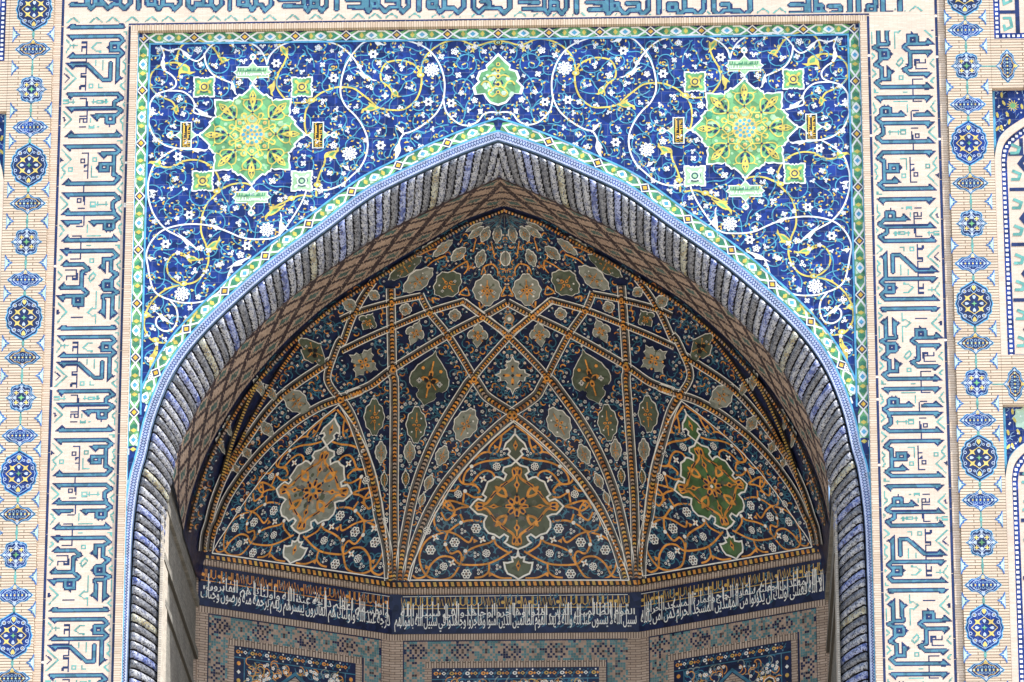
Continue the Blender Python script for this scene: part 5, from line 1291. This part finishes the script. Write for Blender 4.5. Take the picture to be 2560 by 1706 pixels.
# panels' medallions: (centre, half width, half height, turn in degrees, look)
MED = [(k5((605, 1040))[0], 52, 62, 12, 0), (kD((318, 290))[0], 26, 42, 2, 1), (kD((270, 490))[0], 15, 25, 0, 1), (kD((240, 680))[0], 10, 18, 0, 1), (kD((678, 290))[0], 30, 40, 25, 2), (kD((507, 515))[0], 17, 24, 20, 2), (kD((412, 712))[0], 12, 19, 20, 2), (kD((362, 835))[0], 9, 15, 15, 1),
  (k5((228, 1300))[0], 26, 42, 0, 2), (kD((60, 490))[0], 15, 25, 0, 2), (kD((85, 690))[0], 9, 18, 0, 2), (k5((505, 730))[0], 25, 30, 20, 3), (k5((930, 745))[0], 27, 30, 3, 3), (k5((155, 930))[0], 40, 38, 28, 4), (k5((185, 655))[0], 26, 22, 30, 3), (k5((440, 570))[0], 16, 14, 15, 5), (k5((775, 610))[0], 16, 14, 5, 5),
  (k5((60, 540))[0], 22, 14, 35, 5), (k5((225, 475))[0], 16, 12, 30, 5), (kC((1130, 90))[0], 48, 26, 47, 0), (kC((990, 520))[0], 44, 24, 40, 2), (kC((735, 755))[0], 24, 13, 50, 2), (kC((565, 965))[0], 18, 10, 55, 1), (kC((470, 1100))[0], 14, 7, 60, 1), (kC((670, 390))[0], 32, 10, 62, 1), (kC((775, 450))[0], 26, 9, 58, 1), (kC((390, 730))[0], 30, 8, 65, 1), (kC((330, 880))[0], 30, 7, 66, 1),
  (kF((1010, 1190))[0], 36, 36, 0, 6), (kF((620, 1130))[0], 40, 30, -38, 6), (kF((330, 1090))[0], 46, 22, -38, 6), (kF((200, 970))[0], 50, 17, -35, 6), (kF((945, 880))[0], 14, 21, 18, 7), (kF((725, 835))[0], 24, 13, -42, 7), (kF((570, 780))[0], 32, 11, -40, 7), (kF((450, 730))[0], 26, 8, -32, 7),
  (kF((1110, 645))[0], 12, 20, 5, 8), (kF((990, 640))[0], 13, 19, 24, 8), (kF((900, 625))[0], 24, 9, -38, 8), (kF((880, 570))[0], 24, 6, -28, 8)]
TY_APEX = kD((1035, 258))[0]
# interior of the three tympana in the centre panel's coordinates
AXX = lambda y: 1286.6 + (y - 1048.9) * .0257
TYM_OUT = kD((1035, 258), (940, 335), (850, 415), (700, 570), (560, 760), (430, 1000), (330, 1230), (285, 1330), (262, 1430))
def homog(src, dst):
    A = []
    for (x, y), (u, v) in zip(src, dst): A += [[x, y, 1, 0, 0, 0, -u * x, -u * y, -u], [0, 0, 0, x, y, 1, -v * x, -v * y, -v]]
    h = np.linalg.svd(np.array(A))[2][-1].reshape(3, 3)
    return lambda x, y: tuple((lambda q: (q[0] / q[2], q[1] / q[2]))(h @ np.array([x, y, 1])))
HL = homog([(1020.3, 1452.7), (1574, 1453), (1286.6, 1048.9), (1291.7, 1264.9)], [(526.9, 1383.8), (966, 1448), (844, 1008.5), (778.7, 1225.2)])
def mirror_px(x, y): return (2 * AXX(y) - x, y)
TYC = [q for q in TYM_OUT] + [mirror_px(*q) for q in TYM_OUT[::-1]][1:]
TYL = [HL(*q) for q in TYC]
XA = np.array([q[0] for q in TYC]); 
def arr_in(pts, x, y): return bool(in_poly(np.array([x]), np.array([float(y)]), pts)[0])
fill_t = dp(.004); fill_w = dp(.012); fill_o = dp(.012)
RPTS = np.concatenate([np.array(r) for r in RS + TS])
EPX = np.array(catmull(SOFFIT_END, 5))
def free_spot(x, y, rr_):
    if y > 1440 + (x - 1296) * .15 or x > AXX(y) + 2: return False
    ex = np.interp(y, EPX[:, 1], EPX[:, 0])
    if x < ex + 14: return False
    if np.min(np.hypot(RPTS[:, 0] - x, RPTS[:, 1] - y)) < 15 + rr_: return False
    for (mx, my), a, b, rot, _ in MED:
        c, s_ = math.cos(R(rot)), math.sin(R(rot)); dx, dy = x - mx, y - my; u, v = dx * c + dy * s_, -dx * s_ + dy * c
        if (u / (a + 4 + rr_)) ** 2 + (v / (b + 4 + rr_)) ** 2 < 1: return False
    return not arr_in(TYC, x, y) and not arr_in(TYL, x, y)
def blossom(pen, x, y, r, mat='vault_white', layer=0, n=5, eye='vault_navy', sq=1):
    for i in range(n):
        a = i * 2 * math.pi / n; px_, py_ = x + r * .62 * math.cos(a), y + r * .62 * math.sin(a) * sq; pen.disc(px_, py_, r * .44, mat, layer, 6); pen.disc(px_, py_, r * .2, eye, layer + 1, 5)
    pen.disc(x, y, r * .3, eye, layer + 1, 6)
spots = []
for i in range(30000):
    x, y = rd.uniform(455, 1296), rd.uniform(560, 1440)
    if not free_spot(x, y, 3): continue
    if any((x - a) ** 2 + (y - b) ** 2 < 120 for a, b in spots): continue
    spots.append((x, y)); k = rd.random()
    fs_ = .62 if y < 800 else .8 if y < 1000 else 1
    if k < .40: blossom(fill_w, x, y, 4.6 * fs_, n=rd.choice((4, 5, 6)), eye=rd.choice(('vault_navy', 'vault_navy', 'ochre')))
    elif k < .55: fill_w.disc(x, y, 2.6, 'vault_white', 0, 6, ry=1.5, rot=rd.random() * 3)
    elif k < .88:
        a = rd.random() * 6.28; s_ = rd.choice((-1, 1)); L = [(x + 9 * math.cos(a + s_ * c * .6) * (1 - c * .12), y + 9 * math.sin(a + s_ * c * .6) * (1 - c * .12)) for c in range(6)]
        fill_o.line(L, 3.6, rd.choice(('ochre', 'ochre', 'rust')), 0, w1=1.4)
    a = rd.random() * 6.28; s_ = rd.choice((-1, 1))
    fill_t.line([(x + 11 * math.cos(a + s_ * c * .55), y + 11 * math.sin(a + s_ * c * .55)) for c in range(7)], 2.3, 'vault_teal', rd.randint(0, 1))
# ribs: checkered band between grey fillets and white outlines
def offs(pts, d):
    out = []
    for i in range(len(pts)):
        a, b = np.array(pts[max(i - 1, 0)]), np.array(pts[min(i + 1, len(pts) - 1)]); t = b - a; t = t / (np.linalg.norm(t) or 1)
        out.append((pts[i][0] - t[1] * d, pts[i][1] + t[0] * d))
    return out
def rib_part(q, i, sc_, plain=0, side=1, width=23):
    g_ = Pen(dome_at, (side,), h=.022)
    if not plain:
        g_.line(q, width * sc_, 'vault_grey', i % 3)
        for e in (-1, 1): g_.line(offs(q, e * 12.8 * sc_), 2.2, 'vault_white', 1.2 + i % 3)
    g_.line(q, (12 if plain != 2 else 14) * sc_, 'vault_black', 4 + i % 3)
    step = (11.0 if not plain else 10.0) * sc_; m = max(2, int(sum(math.dist(q[k_], q[k_ + 1]) for k_ in range(len(q) - 1)) / step)); c = resample(q, m * 2)
    for j in range(0, m * 2 - 1, 2):
        a, b = c[j], c[j + 1]; t = (b - a) / (np.linalg.norm(b - a) or 1); nn = np.array([-t[1], t[0]]) * (5.2 if plain != 2 else 7) * sc_; sk = t * (2.2 if not plain else 0) * sc_
        g_.mesh([tuple(a - nn), tuple(a + sk), tuple(a + nn), tuple(b + nn), tuple(b + sk), tuple(b - nn)], [[0, 1, 4, 5], [1, 2, 3, 4]], 'straw' if plain == 3 else rd.choice(('ochre', 'ochre', 'ochre', 'straw', 'terracotta', 'terracotta', 'rust')), 8 + i % 2)
    g_.build('rib' if plain != 2 else 'checker_edge', DOME)
for i, r in enumerate(RS):
    n = max(8, int(sum(math.dist(r[k], r[k + 1]) for k in range(len(r) - 1)) / 6)); q = [tuple(x) for x in resample(r, n)]
    kk = np.array([.60 if p_[1] < 830 else .60 + .34 * min((p_[1] - 830) / 170, 1) for p_ in q]); sc_ = float(np.mean(kk)) * (.85 if i in (13, 11) else 1)
    for side in BOTH: rib_part(q, i, sc_, 0, side)
for i, q in enumerate(TS):
    for side in BOTH: rib_part(q, i + 2, .72, 3 if i else 1, side)
q = [(x + 3.5, y + 4) for x, y in catmull(SOFFIT_END, 5)]
for side in BOTH: rib_part(q, 5, .85, 2, side)
ks = dp(.12)
for q in k5((1180, 1280), (1150, 745), (905, 1030), (600, 588), (735, 752), (965, 618)) + kC((1360, 497)) + k5((345, 690), (352, 965), (340, 525)):
    s_ = 8 if q[1] > 900 else 6; ks.disc(q[0], q[1], s_, 'ochre', 0, 8); ks.disc(q[0], q[1], s_ * .45, 'vault_black', 1, 6)
fill_t.build('teal_tendrils', DOME); fill_w.build('white_blossoms', DOME); fill_o.build('orange_curls', DOME); ks.build('rib_bosses', DOME)
# medallions of the net
LEAF = {0: [(0, -1.18), (.1, -.98), (.3, -.82), (.42, -.72), (.6, -.55), (.72, -.46), (.84, -.22), (.94, -.12), (.98, .12), (.92, .32), (.74, .46), (.56, .44), (.44, .5), (.4, .62), (.5, .7), (.42, .84), (.2, .96), (0, 1.12)],
  3: [(0, -1.2), (.12, -.9), (.4, -.72), (.5, -.45), (.72, -.38), (.95, -.12), (.98, .15), (.8, .36), (.55, .3), (.4, .4), (.42, .62), (.26, .8), (0, 1.12)],
  4: [(0, -1.1), (.14, -.82), (.36, -.76), (.34, -.5), (.44, -.34), (.7, -.36), (.76, -.14), (1.04, 0), (.76, .14), (.7, .36), (.44, .34), (.3, .5), (.4, .72), (.14, .84), (0, 1.12)]}
def lobed(cx_, cy_, a, b, rot, look, k=1.0):
    pts = []; c, s_ = math.cos(R(rot)), math.sin(R(rot))
    if look in LEAF: uv = LEAF[look] + [(-x, y) for x, y in LEAF[look][::-1]][1:-1]
    else:
        uv = []
        for i in range(40):
            t = i * 2 * math.pi / 40 + math.pi / 2; sn_ = math.sin(t); r = 1 + .055 * math.cos(10 * t)
            uv.append((r * math.cos(t) * (1 - .3 * abs(sn_) ** 3), r * sn_ * (1 + .16 * abs(sn_) ** 9)))
    for u, v in uv:
        x, y = a * u * k, b * v * k; pts.append((cx_ + x * c - y * s_, cy_ + x * s_ + y * c))
    return pts
for i, ((mx, my), a, b, rot, look) in enumerate(MED):
    mo = mf = md = Pen(dome_at, (1,), h=.03)
    s_ = min(a, b); o = lobed(mx, my, a, b, rot, look); o2_ = lobed(mx, my, max(a - 2.1, a * .8), max(b - 2.1, b * .8), rot, look)
    mo.fan((mx, my), o, 'vault_white', i % 2); mf.fan((mx, my), o2_, rd.choice(('sage', 'sage', 'sage', 'sage_dark')) if look not in (5, 8) else 'sage', 2 + i % 2)
    c, sn = math.cos(R(rot)), math.sin(R(rot)); T = lambda u, v: (mx + u * c - v * sn, my + u * sn + v * c)
    for e in range(4):
        t = e * math.pi / 2; q = T(a * .24 * math.cos(t), b * .24 * math.sin(t))
        md.disc(q[0], q[1], s_ * .2, 'ochre', 5, 6, ry=s_ * .12, rot=t + R(rot)); q = T(a * .62 * math.cos(t + .785), b * .58 * math.sin(t + .785)); md.line([T(a * .2 * math.cos(t + .785), b * .2 * math.sin(t + .785)), q], max(s_ * .05, 1), rd.choice(('ochre', 'sage_dark', 'moss')), 4); md.disc(q[0], q[1], s_ * .09, rd.choice(('vault_white', 'ochre', 'moss')), 5, 5); q = T(a * .24 * math.cos(t), b * .24 * math.sin(t));
        if s_ > 12: md.disc(q[0], q[1], s_ * .07, 'vault_black', 6, 5)
    if look in (0, 2, 6, 1): md.line([T(0, -b * .75), T(0, -b * .3)], max(s_ * .07, 1.3), 'ochre', 5); md.line([T(0, b * .75), T(0, b * .3)], max(s_ * .07, 1.3), 'ochre', 5)
    if look == 0:
        for e in (-1, 0, 1): md.disc(*T(e * 9, 6 - abs(e) * 3 if e else -7), 6, 'vault_black', 7, 6)
    if look in (0, 6, 3) and s_ > 15:
        for e in (-1, 1): blossom(md, *T(e * a * .5, b * .1), s_ * .13, n=4, layer=7)
    if look in (0, 1, 2): mo.disc(*T(0, b * 1.28), 2.4, 'vault_white', 0, 4); mo.disc(*T(0, -b * 1.28), 2.4, 'vault_white', 0, 4)
    oo = mo.build('net_medallion', DOME)
    mo.sides = (-1,); d2 = oo.copy(); d2.data = oo.data.copy(); C.objects.link(d2)
    for v_ in d2.data.vertices: v_.co.x = -v_.co.x

# centre lozenge on the axis and the two on it above
ax = Pen(dome_at, (1,), h=.03)
def cross(cx_, cy_, s_, k): 
    q = [(0, -1.05), (.12, -.8), (.36, -.72), (.3, -.45), (.42, -.3), (.68, -.3), (.72, -.12), (1.0, 0), (.72, .12), (.68, .34), (.42, .3), (.26, .5), (.38, .68), (.12, .8), (0, 1.1)]
    q = q + [(-x, y) for x, y in q[::-1]][1:-1]; return [(cx_ + x * s_ * k, cy_ + y * s_ * k) for x, y in q]
m = k5((1167, 1015))[0]
ax.fan(m, cross(m[0], m[1], 46, 1), 'vault_white', 0); ax.fan(m, cross(m[0], m[1], 46, .9), 'sage', 1)
for e in range(4): t = e * math.pi / 2; ax.disc(m[0] + 16 * math.cos(t), m[1] + 16 * math.sin(t), 10, 'ochre', 2, 6, ry=4, rot=t); ax.disc(m[0] + 22 * math.cos(t), m[1] + 22 * math.sin(t), 3, 'vault_black', 3, 5)
ax.disc(m[0], m[1], 4, 'vault_black', 3, 6)
m = k5((1145, 635))[0]; ax.disc(m[0], m[1], 13, 'ochre', 0, 8); ax.disc(m[0], m[1], 11, 'sage', 1, 8); ax.disc(m[0], m[1], 5, 'vault_white', 2, 6)
m = kF((1190, 880))[0]; ax.disc(m[0], m[1], 14, 'vault_white', 0, 10, ry=20); ax.disc(m[0], m[1], 11.5, 'sage', 1, 10, ry=17); ax.disc(m[0], m[1], 4, 'terracotta', 2, 6)
ax.build('axis_medallions', DOME)
# orange arabesque links and pleats of the crown
cr = dp(.04)
for s in (kF((1060, 930), (980, 960), (950, 1040)), kF((1065, 930), (1110, 980), (1115, 1050)), kF((810, 900), (720, 950), (650, 1000)), kF((810, 900), (820, 970), (780, 1030)), kF((1190, 1150), (1150, 1240), (1200, 1235)), kF((810, 1160), (740, 1220), (830, 1240), (815, 1170)), kF((930, 1300), (945, 1360), (985, 1320)), kF((480, 1310), (470, 1260), (540, 1270)), kF((1075, 830), (1050, 710)), kF((870, 810), (895, 690)), kF((600, 850), (480, 900), (420, 950)), kF((340, 840), (450, 790), (540, 780)), kF((760, 680), (740, 720))): cr.line(s, 4.5, 'ochre', rd.randint(0, 3), w1=2.2, n=5)
for a, b in (((1180, 440), (1195, 1000)), ((1170, 440), (830, 1130)), ((1165, 440), (480, 1090)), ((1160, 440), (180, 900)), ((1160, 440), (1000, 1040))): cr.line(kF(a, b), 1.1, 'vault_grey', 4)
for i in range(70): 
    a = rd.uniform(1.65, 2.75); r0 = rd.uniform(8, 40); x, y = 1258, 532; cr.line([(x + r0 * math.cos(a) * 1.3, y + r0 * math.sin(a)), (x + (r0 + 9) * math.cos(a + .1) * 1.3, y + (r0 + 9) * math.sin(a + .1))], 1.2, rd.choice(('vault_grey', 'vault_teal')), rd.randint(0, 2))
cr.build('crown_pleats', DOME)

# ------------------------------------------------------------------ three tympana under the net
M_OUT = kD((1045, 555), (1010, 585), (958, 600), (948, 630), (975, 652), (958, 690), (925, 672), (900, 668), (875, 690), (840, 705), (822, 755), (802, 795), (828, 815), (812, 843), (770, 828), (742, 850), (712, 888), (738, 920), (765, 945), (800, 948), (832, 962), (812, 1000), (815, 1042), (845, 1082), (890, 1095), (925, 1118), (960, 1092), (988, 1110), (980, 1135), (962, 1152), (1000, 1178), (1060, 1200))
M_BOT = kD((1060, 1200), (1066, 1240), (1040, 1262), (1015, 1258), (1022, 1290), (985, 1300), (958, 1298), (968, 1345), (985, 1378), (1025, 1395), (1062, 1420))
M_TOP = kD((1040, 318), (1038, 355), (1005, 395), (972, 425), (955, 470), (985, 462), (1002, 482), (988, 505), (1045, 555))
ORANGE = [[(1030, 300), (940, 370), (865, 440), (850, 490), (900, 500), (930, 440), (940, 375)], [(740, 545), (800, 500), (850, 490)], [(1000, 530), (920, 550), (820, 560), (740, 590), (680, 640), (665, 715), (720, 720), (770, 660), (820, 628), (870, 640), (892, 680), (890, 740), (850, 790)],
  [(650, 640), (632, 680), (660, 720), (740, 730), (780, 770), (765, 790)], [(670, 770), (660, 860)], [(670, 780), (740, 820), (800, 815)], [(540, 770), (600, 770), (630, 735)], [(520, 800), (520, 870), (580, 920), (640, 900), (700, 888), (600, 850), (540, 850), (510, 905)], [(500, 930), (540, 990), (600, 930), (560, 850)],
  [(460, 930), (450, 1000), (480, 1060), (550, 1070), (620, 1022), (700, 992), (800, 1000)], [(550, 1070), (430, 1110), (365, 1180), (345, 1280), (390, 1385), (480, 1422), (580, 1400), (640, 1310), (690, 1220), (760, 1180), (860, 1150), (885, 1110)], [(550, 1070), (620, 1098), (700, 1150), (730, 1110)], [(550, 1075), (530, 1150), (570, 1230), (625, 1215), (650, 1250), (645, 1300)],
  [(295, 1390), (330, 1412), (390, 1390), (430, 1310), (500, 1255), (580, 1260), (640, 1308), (800, 1312), (900, 1282), (1015, 1215)], [(885, 1110), (905, 1170), (1000, 1232)], [(850, 1310), (845, 1365), (800, 1400), (745, 1408)], [(850, 1370), (930, 1408), (1015, 1412)], [(640, 945), (662, 1000)]]
FLO = [(905, 595, 2), (805, 685, 1), (730, 640, 0), (625, 795, 2), (490, 980, 0), (590, 990, 0), (400, 1065, 2), (660, 1070, 0), (755, 1050, 3), (460, 1115, 1), (800, 1130, 1), (600, 1150, 3), (425, 1205, 3), (830, 1230, 2), (755, 1240, 0), (330, 1350, 0), (520, 1325, 2), (580, 1300, 1), (475, 1370, 0), (685, 1380, 3), (780, 1365, 0), (915, 1330, 0), (945, 500, 0)]
def tympanum(which):
    nm = {'centre': 'middle', 'left': 'left', 'right': 'right'}[which]
    at = dome_at if which == 'centre' else (lambda x, y, h, s: dome_at(*HL(x, y), h, s))
    at.deep = 1
    sides = (-1,) if which == 'right' else (1,)
    look = {'centre': 'with a dark green medallion', 'left': 'with a grey-brown medallion', 'right': 'with a bright green medallion'}[which]
    field = {'centre': 'moss', 'left': 'sage', 'right': 'bright_moss'}[which]
    P0 = dome_at(1290, 1445, 0, 1) if which == 'centre' else at(1290, 1445, 0, sides[0])
    t = thing('tympanum', f'{nm} pointed navy panel of orange scrolls {look} under the half dome', 'tympanum', P0)
    pens = {k: Pen(at, sides, h=h) for k, h in (('teal_tendrils', .008), ('orange_scrolls', .020), ('white_flowers', .036), ('medallion', .032), ('outline', .028))}
    sym = lambda pts: [pts, [mirror_px(*q) for q in pts]]
    tym = TYC
    rg = random.Random(21)
    n = 0
    while n < 300:
        x, y = rg.uniform(1020, 1296), rg.uniform(1060, 1448)
        if not arr_in(tym, x, y) or not arr_in(tym, x - 10, y): continue
        n += 1; a = rg.random() * 6.28; s_ = rg.choice((-1, 1)); L = [(x + 10 * math.cos(a + s_ * c * .55), y + 10 * math.sin(a + s_ * c * .55)) for c in range(6)]
        if all(arr_in(tym, *q) for q in L):
            for S in sym(L): pens['teal_tendrils'].line(S, 3.0, 'vault_teal', n % 2)
    for s in ORANGE:
        for S in sym(kD(*s)): pens['orange_scrolls'].line(S, 4.8, 'ochre', 0, n=5)
    for x, y in kD((750, 1140), (900, 455), (560, 880), (600, 950), (540, 850), (400, 1330), (860, 1385), (740, 725)):
        for S in sym([(x - 5, y - 6), (x + 7, y), (x - 4, y + 6)]): pens['orange_scrolls'].poly(S, 'ochre', 1)
    for x, y, k in FLO:
        q = kD((x, y))[0]
        for i, S in enumerate(sym([q])):
            x_, y_ = S[0]
            if k == 0: blossom(pens['white_flowers'], x_, y_, 8, n=3)
            elif k == 1:
                for e in range(4): a = e * 1.57 + .5; pens['white_flowers'].disc(x_ + 5 * math.cos(a), y_ + 5 * math.sin(a), 5.5, 'vault_white', 0, 6, ry=2.8, rot=a)
                pens['white_flowers'].disc(x_, y_, 2.4, 'ochre', 1, 5)
            elif k == 2: blossom(pens['white_flowers'], x_, y_, 10, n=7, eye='vault_navy'); pens['white_flowers'].disc(x_, y_, 2.2, 'vault_white', 2, 5)
            else: blossom(pens['white_flowers'], x_, y_, 12.5, n=6, eye='vault_navy'); pens['white_flowers'].disc(x_, y_, 2.6, 'terracotta', 2, 5)
    for q in kD((675, 770), (645, 1008), (880, 1118), (722, 592), (533, 1165), (678, 1213)):
        for S in sym([q]): pens['white_flowers'].disc(S[0][0], S[0][1], 5.2, 'vault_white', 3, 7)
    W = 'vault_white'
    def full(h): return h + [mirror_px(*q) for q in h[::-1]][1:-1]
    for h_, c in ((M_OUT, kD((1052, 885))[0]), (M_BOT, kD((1062, 1320))[0]), (M_TOP, kD((1042, 440))[0])):
        o = full(h_); pens['medallion'].fan(c, o, field, 0); pens['outline'].fan(c, [(c[0] + (x - c[0]) * 1.0 , c[1] + (y - c[1]) * 1.0) for x, y in o], field, 0)
        pens['medallion'].line(o, 4.6, W, 3, True)
    m = kD((1052, 885))[0]
    for i in range(70):
        a, r = rg.random() * 6.28, rg.uniform(20, 100); q = (m[0] + r * math.cos(a), m[1] + r * .9 * math.sin(a))
        if abs(r * math.cos(a)) + abs(r * math.sin(a)) < 112: pens['medallion'].disc(q[0], q[1], rg.uniform(5, 9), rg.choice(('moss', 'sage_dark', 'vault_grey') if which == 'centre' else ('sage', 'vault_grey', 'terracotta', 'moss') if which == 'left' else ('moss', 'bright_moss', 'sage_dark')), 1, 6)
    M_ = pens['medallion']
    for k in range(8):
        a = k * math.pi / 4; c, s_ = math.cos(a), math.sin(a)
        T = lambda u, v: (m[0] + (u * c - v * s_), m[1] + (u * s_ + v * c) * .95)
        M_.disc(*T(19, 0), 12, 'ochre', 2, 8, ry=7.5, rot=a); M_.disc(*T(20, 0), 7, 'vault_navy', 4, 6, ry=3.8, rot=a); M_.disc(*T(31, 0), 3.4, 'vault_navy', 4, 5)
        if k % 2 == 0:
            for e in (-1, 1):
                M_.line([T(104, 0), T(92, e * 9), T(78, e * 8), T(68, e * 18), T(56, e * 36), T(40, e * 50), T(30, e * 42), T(26, e * 26)], 6.5, 'ochre', 2, n=4)
                M_.poly([T(62, e * 28), T(60, e * 40), T(52, e * 44), T(56, e * 54), T(44, e * 50), T(34, e * 56), T(40, e * 44)], 'ochre', 3); M_.line([T(66, e * 24), T(52, e * 40)], 3, 'vault_navy', 5)
                M_.disc(*T(92, e * 6.5), 12, 'ochre', 4, 8, ry=6.5, rot=a + e * .25); M_.disc(*T(92, e * 6.5), 7, 'vault_navy', 6, 6, ry=3.2, rot=a + e * .25)
            M_.disc(*T(58, 0), 13, 'ochre', 4, 4, ry=8, rot=a); M_.disc(*T(58, 0), 5, 'vault_navy', 6, 5, ry=3.4, rot=a); M_.line([T(38, 0), T(80, 0)], 3.6, 'ochre', 3)
    M_.disc(m[0], m[1], 5, {'centre': 'vault_navy', 'left': 'vault_teal', 'right': 'vault_white'}[which], 6, 6)
    for q in kD((1062, 1320), (1042, 440)): pens['medallion'].disc(q[0], q[1], 14, 'ochre', 2, 4, ry=6, rot=1.57); pens['medallion'].disc(q[0], q[1], 3.4, 'vault_navy', 4, 5)
    for S in ([TYM_OUT[i] for i in range(len(TYM_OUT))], [mirror_px(*q) for q in TYM_OUT], [TYM_OUT[-1], mirror_px(*TYM_OUT[-1])]): pens['outline'].line(S, 3.2, W, 6, n=4)
    for k, p_ in pens.items(): p_.build(k, t)
glaze('bright_moss', '4d6f44', var=.45, tone='4a6658', rough=.4)
for w_ in ('centre', 'left', 'right'): tympanum(w_)
